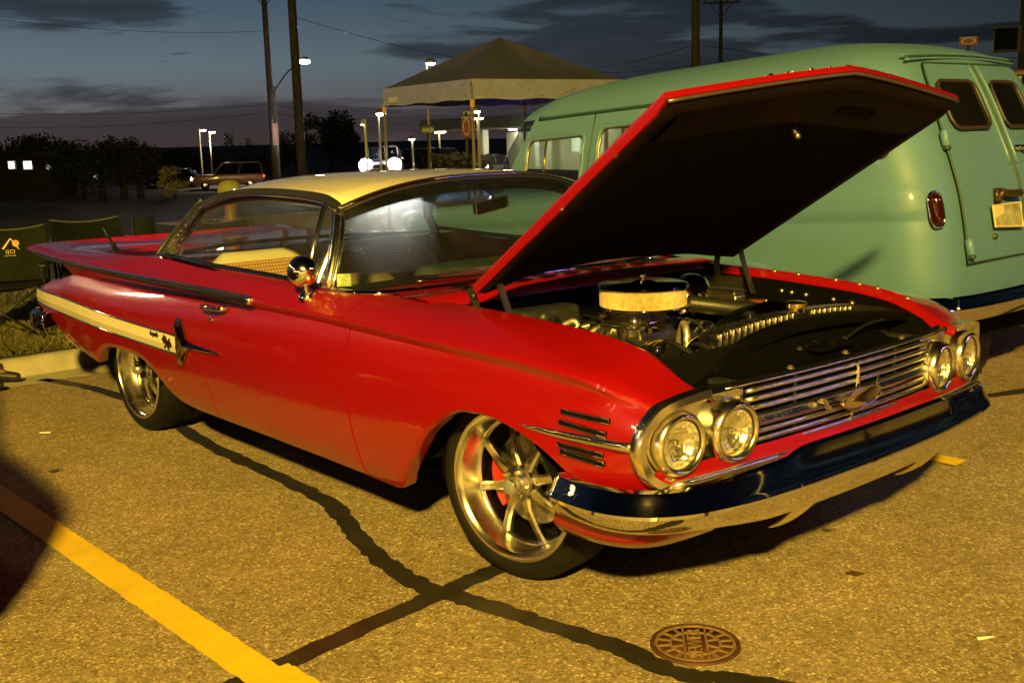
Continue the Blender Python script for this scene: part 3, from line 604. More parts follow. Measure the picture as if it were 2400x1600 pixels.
# ---- cabin
def cloth_mat(name, base, line, sc, ang=0):
    M = bpy.data.materials.new(name); M.use_nodes = True; nt = M.node_tree; N, L = nt.nodes, nt.links; b = N['Principled BSDF']; b.inputs['Roughness'].default_value = .85
    tc = N.new('ShaderNodeTexCoord'); sp = N.new('ShaderNodeSeparateXYZ'); L.new(tc.outputs['Object'], sp.inputs[0])
    def lines(sock, s):
        a = N.new('ShaderNodeMath'); a.operation = 'MULTIPLY'; a.inputs[1].default_value = s; L.new(sock, a.inputs[0]); f = N.new('ShaderNodeMath'); f.operation = 'FRACT'; L.new(a.outputs[0], f.inputs[0])
        g = N.new('ShaderNodeMath'); g.operation = 'LESS_THAN'; g.inputs[1].default_value = .45; L.new(f.outputs[0], g.inputs[0]); return g.outputs[0]
    mx = N.new('ShaderNodeMath'); mx.operation = 'MAXIMUM'; L.new(lines(sp.outputs[1], sc), mx.inputs[0]); L.new(lines(sp.outputs[2], sc), mx.inputs[1])
    m_ = N.new('ShaderNodeMix'); m_.data_type = 'RGBA'; m_.inputs[6].default_value = (*base, 1); m_.inputs[7].default_value = (*line, 1); L.new(mx.outputs[0], m_.inputs[0]); L.new(m_.outputs[2], b.inputs['Base Color']); return M
check = cloth_mat('checked_cloth', (.60, .46, .26), (.34, .14, .03), 60)
vinyl = mat('cream_vinyl', (.66, .60, .44), .45, 0, noise=(8, .06)); shaded_vinyl = mat('shaded_cream_vinyl', (.20, .165, .11), .5, 0, noise=(8, .1)); dcloth = cloth_mat('dark_checked_cloth', (.10, .075, .05), (.05, .03, .018), 60); redv = mat('red_vinyl', (.22, .012, .010), .45, 0, noise=(6, .1))  # front seat vinyl and cloth: roof shade put into darker colours
def seatback(name, x, y0, y1, z0, z1, lean, th, parent, split=None, vinyl=vinyl, check=check):
    def blk(ya, yb, za, zb, d, r=.05):
        n = 10; rows = []
        for i in range(n+1):
            t = i/n; y = ya+(yb-ya)*t; e = min(1, min(t, 1-t)*(yb-ya)/.11); k = sqrt(max(0, 1-(1-e)**2)); zt = zb-(1-k)*.10
            pr = [(0, za), (0, za+(zt-za)*.5), (.004, za+(zt-za)*.85), (-.012, zt-.018), (-.04, zt), (-.085, zt-.012), (-th, zt-.06), (-th, za)]
            rows.append([V((x+d+px-lean*(pz-za), y, pz)) for px, pz in pr])
        return grid(rows)
    b = mk(name, blk(y0, y1, z0, z1, 0), vinyl, parent, auto=60)
    m_ = .05; spans = [(y0+m_*1.3, y1-m_*1.3)] if not split else [(y0+m_*1.3, split-m_*.5), (split+m_*.5, y1-m_*1.3)]
    for ya, yb in spans:
        rows = [[V((x+.014-lean*(z-z0)+.012*sin(pi*k/6), y, z)) for k, z in enumerate(lin(z0+.03, z1-.045, 7))] for y in lin(ya, yb, 8)]
        mk('cloth_insert', grid(rows), check, b, local=True)
        mk('button', ball((x+.03-lean*.3, (ya+yb)/2, z0+.62*(z1-z0)), .012, 5), redv, b, local=True)
    return b
rs = seatback('rear_seat', -2.13, -.80, .62, .58, 1.0, .35, .16, CAR, split=-.09)
mk('seat_cushion', join(box((-1.93, -.1, .52), (.5, 1.4, .16))), vinyl, rs, local=True, bevel=.04)
for (a, b) in ((-.74, -.06), (.02, .70)):
    fs = seatback('front_seat', -1.50, a, b, .50, .915, .30, .14, CAR, None, shaded_vinyl, dcloth)
    mk('seat_cushion', box((-1.27, (a+b)/2, .47), (.5, b-a, .16)), shaded_vinyl, fs, local=True, bevel=.04)
mk('parcel_shelf', box((-2.62, 0, .945), (.62, 1.5, .02)), redv, CAR, smooth=False)
for s in (-1, 1): mk('door_card', grid([[(x, s*(pch(x, Y12)-.035), z) for z in (.35, .7, .93, pch(x, Z12)-.01)] for x in lin(-2.5, -.8, 10)], flip=s < 0), redv, CAR)
dash = [[V((-.70-.02*(1-abs(y)/.8), y, .945)), V((-.80, y, .958+.012*(1-abs(y)/.8))), V((-.92, y, .962+.02*(1-abs(y)/.8))), V((-.985, y, .945)), V((-1.0, y, .90)), V((-.97, y, .80)), V((-.95, y, .70))] for y in lin(-.84, .84, 22)]
mk('dashboard', grid(dash), redp, CAR)
mk('dash_pad', grid([[p+V((0, 0, .006)) for p in r[1:5]] for r in dash if r[0].y < -.40]), matblack, CAR)
sw = V((-1.12, .36, .90)); ax = V((-.86, 0, .5)).normalized()
st = mk('steering_wheel', tube([sw+frame(ax)[1]*.20*cos(2*pi*i/36)+frame(ax)[2]*.20*sin(2*pi*i/36) for i in range(36)], .010, 8, close=True), black, CAR)
mk('spoke', join(*[rod(sw, sw+frame(ax)[1]*.195*cos(a)+frame(ax)[2]*.195*sin(a), .008, 6) for a in (0, pi, -pi/2)], rod(sw, sw-ax*.3, .02, 8)), chrome, st, local=True)
# rear view mirror hanging from the header
mm = V((-1.03, .015, 1.235)); Rz = Matrix.Rotation(.10, 3, 'Z') @ Matrix.Rotation(.12, 3, 'X')
rm = mk('rear_view_mirror', box(mm, (.022, .215, .052), Rz), black, CAR, bevel=.010)
mk('stem', tube(cr([mm+V((-.01, .03, .02)), mm+V((-.02, .02, .05)), mm+V((-.03, -.035, .085))], 5), .006, 6), black, rm, local=True)
mk('mirror_trim', tube([mm+Rz @ V((.012, .107*cos(2*pi*i/40)/max(abs(cos(2*pi*i/40)), abs(sin(2*pi*i/40)))*.98, .026*sin(2*pi*i/40)/max(abs(cos(2*pi*i/40)), abs(sin(2*pi*i/40))))) for i in range(40)], .003, 6, close=True), chrome, rm, local=True)
for ya, yb in ((-.50, -.06), (.10, .50)): mk('sun_visor', box((-1.225, (ya+yb)/2, 1.318-.02*abs(ya+yb)), (.13, yb-ya, .012), Matrix.Rotation(.12, 3, 'Y')), mat('visor_cloth', (.05, .045, .04), .9), CAR, bevel=.005)

# ---- cowl and engine bay
ys = lin(-.82, .82, 21)
mk('cowl', grid([[V((-.70+.04*(1-(y/.82)**2), y, .944)), V((-.62+.03*(1-(y/.82)**2), y, .952+.008*(1-(y/.82)**2))), V((-.50, y, .958+.008*(1-(y/.82)**2))), V((-.405, y, .950)), V((-.395, y, .925))] for y in ys]), redp, CAR)
for x in (-.56, -.50):
    for y in lin(-.55, .55, 9): mk('cowl_slot', box((x, y, .9705-.003*abs(y)), (.035, .075, .003)), black, CAR, smooth=False)
for y in (-.30, .60):
    mk('wiper', join(lathe([(0, .035), (.012, .03), (.02, .012), (.024, 0)], (-.60, y, .962), (.2, 0, 1), 14), tube(cr([(-.60, y, .99), (-.65, y-.1, .985), (-.69, y-.36, .99)], 5), .006, 6), ball((-.595, y+.02, .985), .018, 6, (1.3, .6, .6))), chrome, CAR)
mk('firewall', join(grid([[(-.395, y, .925), (-.37, y, .90), (-.37, y, .30)] for y in ys])), black, CAR)
for s in (-1, 1):
    mk('inner_fender', grid([[(x, s*(pch(x, Y12)-.04), pch(x, Z12)-.034 if x < .7 else .75), (x, s*.70, pch(x, Z12)-.09 if x < .7 else .70), (x, s*.60, .60), (x, s*.55, .28)] for x in lin(-.39, .76, 16)], flip=s < 0), black, CAR)
    for x in (-.02, .10, .28, .39, .47, .60):
        None if s < 0 else mk('fender_bolt', lathe([(0, .009), (.006, .009), (.007, .004), (.012, .003), (.012, 0)], (x, s*(pch(x, Y12)-.004), pch(x, Z12)-.002), (0, -.2*s, 1), 8), zinc, CAR)
    for x in (.05, .10, .17, .30): mk('loom_clip', ball((x, s*.70, pch(x, Z12)-.075), .010, 5), MATS['zinc'], CAR)
    # hood hinges
    a0 = [V((-.30, s*.715, 1.0)), V((-.295, s*.70, .96)), V((-.27, s*.685, .86))]; a1 = [V((-.17, s*.70, 1.12)), V((-.15, s*.70, 1.06)), V((-.155, s*.69, 1.01)), V((-.08, s*.68, .84))]
    mk('hood_hinge', join(sweep(a0, [(-.005, -.014), (.005, -.014), (.005, .014), (-.005, .014)], (0, 1, 0)), sweep(cr(a1, 4), [(-.005, -.012), (.005, -.012), (.005, .012), (-.005, .012)], (0, 1, 0)), box((-.25, s*.69, .86), (.20, .02, .09)), ball((-.295, s*.70, .97), .013, 5)), mat('hinge_black', (.03, .027, .02), .4, .4), CAR, auto=40)
mk('radiator_support', join(sweep(cr([(.60, -.74, .70), (.60, -.52, .745), (.60, -.42, .795), (.60, -.26, .845), (.60, -.02, .868), (.60, .25, .862), (.60, .50, .84), (.60, .74, .81)], 6), [(-.03, -.02), (.03, -.02), (.03, .012), (.015, .02), (-.015, .02), (-.03, .012)]),
   grid([[V((.62, y, .835-.13*(y/.74)**2)), V((.68, y, .785-.04*abs(y))), V((.755, y, .768)), V((.768+.03*(1-(y/.74)**2), y, .786)), V((.774+.03*(1-(y/.74)**2), y, .770))] for y in lin(-.73, .73, 22)]),
   grid([[V((.60, y, .86-.16*(y/.74)**2)), V((.60, y, .35))] for y in lin(-.73, .73, 12)])), black, CAR, auto=50)
for x, y, z in ((.745, -.24, .776), (.745, .08, .778), (.745, .45, .776), (.67, -.08, .805), (.665, .02, .81), (.66, .2, .80)): mk('support_bolt', lathe([(0, .010), (.008, .010), (.009, .004), (.014, .003), (.014, 0)], (x, y, z-.002), (.1, 0, 1), 8), darkmetal if x < .7 else mat('dull_zinc', (.16, .13, .09), .5, .6), CAR)
alloy = mat('cast_alloy', (.52, .49, .42), .30, 1., noise=(30, .25, .12), bump=(50, .2, .004))
# radiator with ribbed side/top tank
rad = mk('radiator', join(box((.485, .07, .60), (.06, .84, .46))), alloy, CAR, bevel=.012)
rb = []
for i, y in enumerate(lin(-.31, .47, 24)):
    z = .845+.02*(1-((y-.08)/.4)**2); rb.append(box((.485, y, z), (.085, .017, .05)))
tank = mk('radiator_tank', sweep([(.485, y, .842+.02*(1-((y-.08)/.42)**2)) for y in lin(-.34, .50, 16)], [(-.034, -.03), (.034, -.03), (.036, .012), (.02, .028), (-.02, .028), (-.036, .012)]), alloy, CAR, auto=40)
for k, g in enumerate(rb):
    if abs(lin(-.31, .47, 24)[k]-.165) < .05: continue
    mk('tank_rib', g, alloy, tank, local=True, bevel=.005)
mk('radiator_cap', lathe([(.030, 0), (.030, .02), (.040, .024), (.040, .040), (.034, .045), (.012, .048), (0, .048)], (.485, .165, .875), n=20), mat('brass', (.80, .62, .25), .2, 1.), tank, local=True, auto=40)
mk('fan_shroud', lathe([(.33, 0), (.30, .10), (.28, .13)], (.44, .05, .60), (-1, 0, 0), 32), black, CAR)
# engine
E0 = set(bpy.data.objects)
mk('engine_block', join(box((.0, 0, .55), (.62, .42, .34)), box((.05, 0, .72), (.55, .30, .08))), mat('engine_black', (.03, .03, .028), .4, .3, noise=(20, .4)), CAR, bevel=.02)
for s in (-1, 1):
    R_ = Matrix.Rotation(s*.65, 3, 'X')
    vc = mk('valve_cover', box((.02, s*.25, .715), (.52, .13, .09), R_), chrome_soft, CAR, bevel=.02)
    for x in lin(-.2, .22, 8): mk('fin', box(V((x, s*.25, .715))+R_ @ V((0, 0, .047)), (.02, .10, .01), R_), alloy, vc, local=True, smooth=False)
    for i in range(4): mk('spark_lead', tube(cr([(-.2, s*.03, .80), (-.18+.13*i, s*.16, .80+.02*random.random()), (-.16+.13*i, s*.34, .68)], 6), .005, 5), darkmetal, CAR)
    mk('exhaust_header', join(*[tube(cr([(-.18+.13*i, s*.33, .62), (-.17+.12*i, s*.40, .60), (-.22+.08*i, s*.42, .42)], 6), .02, 8) for i in range(4)]), alloy, CAR)
mk('intake_manifold', join(box((.02, 0, .765), (.40, .20, .05)), *[tube(cr([(.02, 0, .77), (.02+dx*.5, s*.09, .775), (.02+dx, s*.17, .72)], 5), .022, 8) for dx in (-.18, -.06, .06, .18) for s in (-1, 1)]), alloy, CAR, bevel=.008)
cb = mk('carburettor', join(box((.10, 0, .81), (.20, .15, .07)), box((.10, 0, .85), (.17, .17, .03)), lathe([(.075, 0), (.068, .035)], (.10, 0, .86)), box((.215, -.02, .80), (.05, .09, .05)), ball((.19, -.10, .82), .022, 6), ball((.02, -.10, .83), .018, 6), rod((.02, -.11, .80), (.20, -.11, .80), .006)), alloy, CAR, bevel=.006)
mk('fuel_bowl', box((.235, -.055, .80), (.03, .105, .05)), chrome, cb, local=True, bevel=.006)
AC = V((.145, 0, .885)); ac = mk('air_cleaner', lathe([(0, .088), (.03, .086), (.05, .078), (.155, .076), (.176, .070), (.180, .060), (.172, .056)], AC, n=64), mat('black_chrome', (.10, .10, .10), .06, 1.), CAR, auto=50)
N_ = 300; fr = []
for i in range(N_):
    a = 2*pi*i/N_; r = .168+(.0025 if i % 2 else 0); fr.append([AC+V((r*cos(a), r*sin(a), -.012)), AC+V((r*cos(a), r*sin(a), .058))])
mk('filter_element', grid(fr, closeu=True, flip=True), mat('filter_mesh', (.58, .47, .25), .45, .4, noise=(60, .3)), ac, smooth=False, local=True)
mk('base_pan', lathe([(.05, -.03), (.10, -.025), (.176, -.020), (.180, -.014), (.165, -.010)], AC, n=48), chrome, ac, local=True)
mk('wing_nut', join(rod(AC+V((0, 0, .08)), AC+V((0, 0, .104)), .005), box(AC+V((0, 0, .099)), (.006, .030, .012))), alloy, ac, local=True, bevel=.003)
for o in set(bpy.data.objects)-E0:
    if o.type == 'MESH' and o.parent is CAR or o.type == 'MESH' and o.parent.parent is CAR: o.data.transform(Matrix.Translation((-.25, 0, 0)))
mk('thermostat_hose', tube(cr([(.19, -.14, .76), (.215, -.155, .815), (.245, -.175, .855), (.275, -.20, .855), (.295, -.215, .82), (.30, -.225, .755)], 6), .013, 10), mat('braided_hose', (.62, .56, .40), .4, .8, noise=(90, .4)), CAR)
for p in ((.192, -.142, .772), (.30, -.222, .775)): mk('hose_clamp', lathe([(.018, -.012), (.018, .012)], p, (.2, -.1, 1), 14), MATS['brass'], CAR)
mk('upper_radiator_hose', tube(cr([(.26, -.02, .79), (.33, -.05, .84), (.40, -.10, .85), (.46, -.18, .82), (.48, -.24, .80)], 6), .024, 12), rubber, CAR)
al = mk('alternator', join(lathe([(0, .10), (.05, .098), (.068, .085), (.07, .0), (.05, -.04), (0, -.045)], (.42, -.275, .785), (1, 0, 0), 28)), chrome, CAR, auto=40)
mk('pulley', lathe([(0, .13), (.03, .13), (.032, .105), (.022, .10), (.034, .096)], (.42, -.275, .785), (1, 0, 0), 24), darkmetal, al, local=True, auto=40)
mk('compressor', join(lathe([(0, .06), (.03, .06), (.034, .045), (.066, .042), (.072, .03), (.072, -.06), (0, -.07)], (.20, -.235, .725), (1, -.25, .1), 28)), mat('compressor_black', (.015, .015, .015), .25, .5), CAR, auto=40)
for h_ in (.012, -.018): mk('compressor_ring', lathe([(.0735, h_-.006), (.0755, h_), (.0735, h_+.006)], (.20, -.235, .725), (1, -.25, .1), 28), MATS['brass'], CAR)
mk('battery', join(box((.46, .60, .74), (.20, .17, .18)), box((.46, .60, .835), (.19, .16, .015))), mat('battery_black', (.01, .01, .01), .5), CAR, bevel=.006)
for y_ in (.55, .65): mk('battery_terminal', join(lathe([(0, .02), (.010, .02), (.010, 0)], (.41, y_, .842), n=10), box((.41, y_, .85), (.035, .02, .012))), MATS['brass'], CAR)
mk('intake_duct', tube(cr([(-.05, .20, .86), (.10, .30, .84), (.28, .36, .83), (.44, .34, .82)], 6), .034, 12), mat('duct_black', (.012, .012, .012), .45, bump=(60, .3, .004)), CAR)
mk('washer_bottle', join(box((.30, -.62, .74), (.16, .10, .16)), lathe([(0, .03), (.02, .03), (.022, 0)], (.30, -.62, .82), n=14)), mat('washer_plastic', (.16, .15, .11), .5), CAR, bevel=.02)
for i in range(8):
    r = random.Random(90+i); a_ = V((-.25+.12*i*.8, -.30-.22*r.random(), .77+.03*r.random())); mk('hose', tube(cr([a_, a_+V((.06, -.05, .05)), a_+V((.14, -.03, .02)), a_+V((.2, .05, -.06))], 6), .007+.005*r.random(), 7), r.choice((rubber, MATS['braided_hose'], rubber)), CAR)
mk('fan_clutch', lathe([(0, .08), (.03, .078), (.045, .06), (.09, .05), (.10, .02), (.10, 0)], (.36, .02, .67), (1, 0, 0), 28), mat('fan_black', (.02, .02, .02), .25, .6), CAR)
for i in range(5):
    a = 1.256*i+.3; d = V((0, cos(a), sin(a))); n = V((0, -sin(a), cos(a)))
    mk('fan_blade', ([V((.40, .02, .67))+d*.08+n*.03+V((.015, 0, 0)), V((.40, .02, .67))+d*.08-n*.03-V((.015, 0, 0)), V((.40, .02, .67))+d*.23-n*.045-V((.02, 0, 0)), V((.40, .02, .67))+d*.23+n*.045+V((.02, 0, 0))], [(0, 1, 2, 3)]), alloy, CAR, solid=.003)
mk('water_pump', join(box((.29, .0, .68), (.08, .20, .14)), lathe([(.04, 0), (.04, .06)], (.27, -.02, .76), (0, 0, 1), 16)), alloy, CAR, bevel=.015)
mk('timing_belt', tube([V((.385, -.10+.19*cos(a)*(1 if cos(a) < 0 else .8), .68+.085*sin(a))) for a in lin(0, 2*pi*29/30, 30)], .009, 6, close=True), rubber, CAR)
# bits along the right side and firewall
mk('heater_box', join(box((-.30, -.36, .78), (.13, .30, .22)), box((-.24, -.55, .80), (.09, .12, .10)), ball((-.23, -.42, .86), .03, 6)), darkmetal, CAR, bevel=.02)
mk('blower_motor', lathe([(0, .12), (.06, .115), (.075, .09), (.075, 0)], (-.33, -.58, .80), (1, 0, 0), 20), darkmetal, CAR)
mk('hose_fitting', tube(cr([(-.12, -.42, .845), (-.09, -.40, .86), (-.075, -.395, .845), (-.085, -.41, .79)], 5), .011, 8), MATS['braided_hose'], CAR)
bo = mk('brake_booster', lathe([(0, .11), (.05, .105), (.11, .06), (.118, .03), (.118, 0), (.10, -.03)], (-.26, .46, .82), (1, 0, 0), 28), mat('booster_chrome', (.62, .5, .45), .08, 1.), CAR)
mk('master_cylinder', join(box((-.06, .46, .84), (.16, .07, .06)), box((-.06, .46, .88), (.15, .075, .02))), alloy, bo, local=True, bevel=.01)
mk('coolant_tank', join(lathe([(0, .15), (.04, .15), (.05, .14), (.05, 0), (0, 0)], (.0, .60, .68), n=18)), mat('tank_red', (.35, .10, .06), .35, .5), CAR)
mk('power_steering_pump', join(lathe([(0, .08), (.05, .075), (.055, 0)], (.25, .24, .72), (1, 0, 0), 18), ball((.23, .24, .79), .035, 8)), chrome, CAR)
for i in range(10):
    r = random.Random(i); p = V((-.2+r.random()*.5, r.choice((-1, 1))*(.33+r.random()*.22), .74+r.random()*.08))
    mk('fitting', join(rod(p, p+V((0, 0, .03)), .010, 8), ball(p+V((0, 0, .032)), .009, 5)), r.choice((chrome, MATS['brass'], alloy)), CAR)
for i in range(6):
    r = random.Random(40+i); s = -1 if i < 3 else 1
    mk('wiring_loom', tube(cr([(-.36, s*(.2+.1*r.random()), .86), (-.1, s*(.42+.12*r.random()), .82+.04*r.random()), (.2, s*(.5+.08*r.random()), .80), (.55, s*(.55+.08*r.random()), .76)], 8), .007+.006*r.random(), 6), rubber, CAR)
for (x, y, z, sx, sy, sz) in ((.60, -.45, .70, .02, .5, .3), (.1, 0, .30, .9, 1.1, .03)): mk('splash_panel', box((x, y, z), (sx, sy, sz)), matblack, CAR, smooth=False)

# ---- raised hood
HD = mk('hood', ([], []), redp, CAR); bpy.data.objects.remove(HD)
sl = V((.972, 0, .627)).normalized(); nn = V((-sl.z, 0, sl.x))
def hoodp(u, v, d=0, inset=0):
    vv = v*(1-inset); uu = inset*.6+u*(1-1.1*inset)
    w = .735+.090*uu; x = V((-.255, 0, 1.015))+sl*(1.157*uu)
    c = 1-abs(vv)**(1.8-.6*uu); fwd = .108*c*max(0, (uu-.55)/.45)**1.5; back = -.040*c*max(0, (.4-uu)/.4)
    return x+sl*(fwd+back)+nn*(.088*c*(1-uu)+.030*c*uu+(.008*(1-uu)*math.exp(-((abs(vv)-.62)/.12)**2)))+V((0, vv*w, 0))-nn*d
us, vs = lin(0, 1, 20), lin(-1, 1, 33)
per = [(u, -1) for u in us]+[(1, v) for v in vs[1:]]+[(u, 1) for u in us[::-1][1:]]+[(0, v) for v in vs[::-1][1:-1]]
skin = grid([[hoodp(u, v) for v in vs] for u in us])
skirt = grid([[hoodp(u, v), hoodp(u, v, .012*(.6 if u > .97 else 1), -.004), hoodp(u, v, .034*(.62 if u > .97 else 1), -.002), hoodp(u, v, .036*(.66 if u > .97 else 1), .012)] for u, v in per], closeu=True)
hood = mk('hood', join(skin, skirt), redp, CAR, auto=40)
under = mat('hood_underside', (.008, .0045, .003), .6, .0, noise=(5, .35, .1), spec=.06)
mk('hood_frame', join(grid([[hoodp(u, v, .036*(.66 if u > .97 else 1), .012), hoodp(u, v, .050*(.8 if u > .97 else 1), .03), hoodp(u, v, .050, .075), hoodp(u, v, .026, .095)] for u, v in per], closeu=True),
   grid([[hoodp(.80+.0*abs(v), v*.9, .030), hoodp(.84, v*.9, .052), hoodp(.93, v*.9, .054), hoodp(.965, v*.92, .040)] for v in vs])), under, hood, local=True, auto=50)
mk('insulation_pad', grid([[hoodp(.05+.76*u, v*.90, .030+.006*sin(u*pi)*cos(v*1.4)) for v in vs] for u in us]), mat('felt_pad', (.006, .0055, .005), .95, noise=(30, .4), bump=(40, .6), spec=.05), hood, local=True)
mk('lip_trim', tube([hoodp(1, v, .028, .004) for v in vs], .006, 6), mat('worn_trim', (.16, .13, .10), .35, .7), hood, local=True)
for v0, v1 in ((.14, .42),): mk('frame_opening', grid([[hoodp(u, v, .0565) for v in lin(v0, v1, 6)] for u in (.868, .905)]), matblack, hood, local=True)
lt = hoodp(.80, .02, .035)
mk('hood_latch', join(rod(lt, lt-nn*.04, .010, 10), ball(lt-nn*.043, .012, 6)), alloy, hood, local=True)
for k, ch in enumerate('CHEVROLET'):
    v = -.46+.115*k; p = hoodp(.985, v, -.006); p2 = hoodp(.985, v+.01, -.006); p3 = hoodp(.999, v, -.002)
    text('hood_letter', ch, .045, chrome, basis(p, p2-p, (nn*.0-(p3-p))), hood, .006)
# ---- front: bumper, valance, grille, lamps
def bump_sec(y, x, n, dz=0, k=1):
    p = V((x, y, 0)); up = V((0, 0, 1)); raise_ = .026*(1/(1+math.exp((abs(y)-.46)/.018)))
    pr = [(-.035, .548+raise_), (-.014, .556+raise_), (-.004, .550+raise_), (.001, .538+raise_*.5), (.008, .518), (.018, .494), (.027, .474), (.027, .464), (.020, .448), (.008, .422), (-.005, .402), (-.018, .390), (-.045, .392)]
    q = min(1, max(0, (abs(y)-.5)/.38)); q = q*q*(3-2*q)
    return [p+n*d*k+up*(.478+(z-.478)*(1-.27*q)+dz) for d, z in pr]
bp_ = cr([(.475, -1.030, 0), (.56, -1.040, 0), (.66, -1.036, 0), (.745, -1.005, 0), (.815, -.94, 0), (.865, -.84, 0), (.90, -.68, 0), (.925, -.45, 0), (.935, -.2, 0), (.938, 0, 0)], 6)
bp_ = bp_+[V((p.x, -p.y, 0)) for p in bp_[-2::-1]]
def bumper(path, kk=1):
    rows = []
    for i, p in enumerate(path):
        t = (path[min(i+1, len(path)-1)]-path[max(i-1, 0)]).normalized(); n = V((t.y, -t.x, 0)); rows.append(bump_sec(p.y, p.x, n if n.dot(V((1, 0, 0))) > -.3 else -n))
    return rows
br_ = bumper(bp_)
BEND = [tube(br_[k], .009, 8) for k in (0, -1)]
fb = mk('front_bumper', grid(br_, flip=True), chrome, CAR, solid=.006, offset=-1, auto=28)
for g_ in BEND: mk('end_bead', g_, trim, fb, local=True)
for s in (-1, 1):
    for dy in (.442, .468):
        i = min(range(len(br_)), key=lambda k: abs(br_[k][6].y-s*dy)); t = (bp_[i+1]-bp_[i-1]).normalized(); n = V((t.y, -t.x, 0)); n = n if n.x > 0 else -n
        sec = bump_sec(s*dy, pch(abs(dy), [(0, .938), (.2, .935), (.45, .925), (.68, .90)]), n); mk('bumper_rib', tube([q+n*.002 for q in sec[2:10]], .0045, 6), chrome, fb, local=True)
    gp_ = cr([(.925, s*.385, .445), (.915, s*.385, .405), (.875, s*.385, .355), (.825, s*.385, .312), (.775, s*.385, .283)], 5)
    mk('bumper_guard', join(sweep(gp_, circ(.055, 14, .016), (0, 0, 1), scale=[1, 1.02, 1.03, 1.03, 1.02, 1.0, .98, .95, .92, .88, .84, .79, .74, .68, .62, .56, .50, .44, .38, .30, .16])), trim, fb, local=True, auto=60)
# red front valance, gravel pan
vy = lin(-.93, .93, 28)
def fx(y): return .80+.055*(1-(y/.93)**2)
mk('front_valance', join(grid([[V((fx(y)-.025, y, .585)), V((fx(y)-.012, y, .545)), V((fx(y)-.008, y, .505)), V((fx(y)-.05, y, .45)), V((fx(y)-.10, y, .40))] for y in vy])), redp, CAR)
gp = cr([(.42, -.985, 0), (.56, -.985, 0), (.66, -.96, 0), (.73, -.90, 0), (.765, -.78, 0), (.78, -.5, 0), (.785, 0, 0)], 4); gp = gp+[V((p.x, -p.y, 0)) for p in gp[-2::-1]]
mk('gravel_pan', grid([[p+V((0, 0, .50)), p+V((.0, 0, .42)), p+V((-.015, 0, .36)), V((p.x*.93, p.y*.95, .315)), V((p.x*.80, p.y*.85, .300))] for p in gp], flip=True), redp, CAR)
# grille
gr_ = mk('grille', grid([[(.772+.04*(1-(y/.55)**2), y, z) for z in (.79, .5)] for y in lin(-.74, .74, 20)]), matblack, CAR)
def gx(y): return .792+.038*(1-(y/.55)**2)
bar = mat('grille_chrome', (.90, .86, .82), .26, 1., noise=(30, .05))
for z, r in ((.756, .0075), (.728, .0085), (.700, .0085), (.622, .0085), (.596, .0085), (.571, .0085)):
    mk('grille_bar', tube([(gx(y), y, z+.006*(1-(y/.55)**2)) for y in lin(-.535, .535, 24)], r, 8), bar, gr_, local=True)
mk('grille_bar', tube([(gx(y)-.004, y, .777+.004*(1-(y/.55)**2)) for y in lin(-.62, .62, 24)], .0035, 6), bar, gr_, local=True)
mk('centre_bar', sweep([(gx(y)+.004, y, .661+.004*(1-(y/.55)**2)) for y in lin(-.54, .54, 28)], [(-.012, -.020), (.006, -.019), (.012, -.006), (.006, .010), (-.012, .018)]), chrome_soft, gr_, auto=35, local=True)
mk('divider', join(tube(cr([(gx(0)+.002, -.012, .768), (gx(0)+.012, 0, .762), (gx(0)+.014, .0, .73), (gx(0)+.014, 0, .695), (gx(0)+.022, -.02, .672)], 5), .007, 8), tube([(gx(0)+.008, -.01, .640), (gx(0)+.010, -.02, .60), (gx(0)+.006, -.03, .565)], .005, 8)), chrome, gr_, local=True)
for y in (-.30, .30): mk('grille_strut', rod((gx(y)-.014, y, .575), (gx(y)-.014, y, .775), .005, 6), darkmetal, gr_, local=True)
# lens shaped grille emblem with side wings
ec = V((gx(0)+.022, .0, .655)); el = []
for i in range(28):
    a = 2*pi*i/28; el.append(ec+V((0, .115*cos(a), .034*sin(a)*abs(sin(a))**.25+.006*cos(a))))
emb = mk('grille_emblem', extrude(el, V((.012, 0, 0))), mat('emblem_gold', (.75, .62, .38), .2, 1.), gr_, local=True, bevel=.003)
mk('emblem_rim', tube([p+V((.013, 0, 0)) for p in el], .0045, 6, close=True), chrome, emb); bpy.data.objects[-1] if False else None
mk('emblem_tip', rod(ec+V((0, .10, .01)), ec+V((-.006, .135, .052)), .006), chrome, emb)
for k_ in range(9): mk('emblem_ray', rod(ec+V((.0135, -.07, .0)), ec+V((.0135, .02+.075*cos((k_-4)*.16), .034*sin((k_-4)*.30))), .0016, 5), mat('ray_dark', (.16, .11, .05), .3, 1.), emb)
mk('emblem_wing', join(sweep(cr([ec+V((0, -.11, 0)), ec+V((.004, -.15, .004)), ec+V((0, -.20, .012)), ec+V((-.014, -.235, .018))], 5), circ(.008, 8), scale=lin(.7, 1.5, 16)), extrude([ec+V((-.008, -.165, -.010)), ec+V((0, -.215, .030)), ec+V((0, -.235, .036)), ec+V((0, -.20, -.006))], V((.014, 0, 0)))), chrome, gr_, local=True, auto=40)
# long chrome bars under the grille
for z, r, dx in ((.546, .0115, .010), (.520, .006, .002)):
    mk('lower_grille_bar', tube([(fx(y)+dx, y, z-.0*(1-(y/.93)**2)) for y in lin(-.895 if r > .007 else -.60, .895 if r > .007 else .60, 30)], r, 8), bar if r > .007 else redp, CAR)
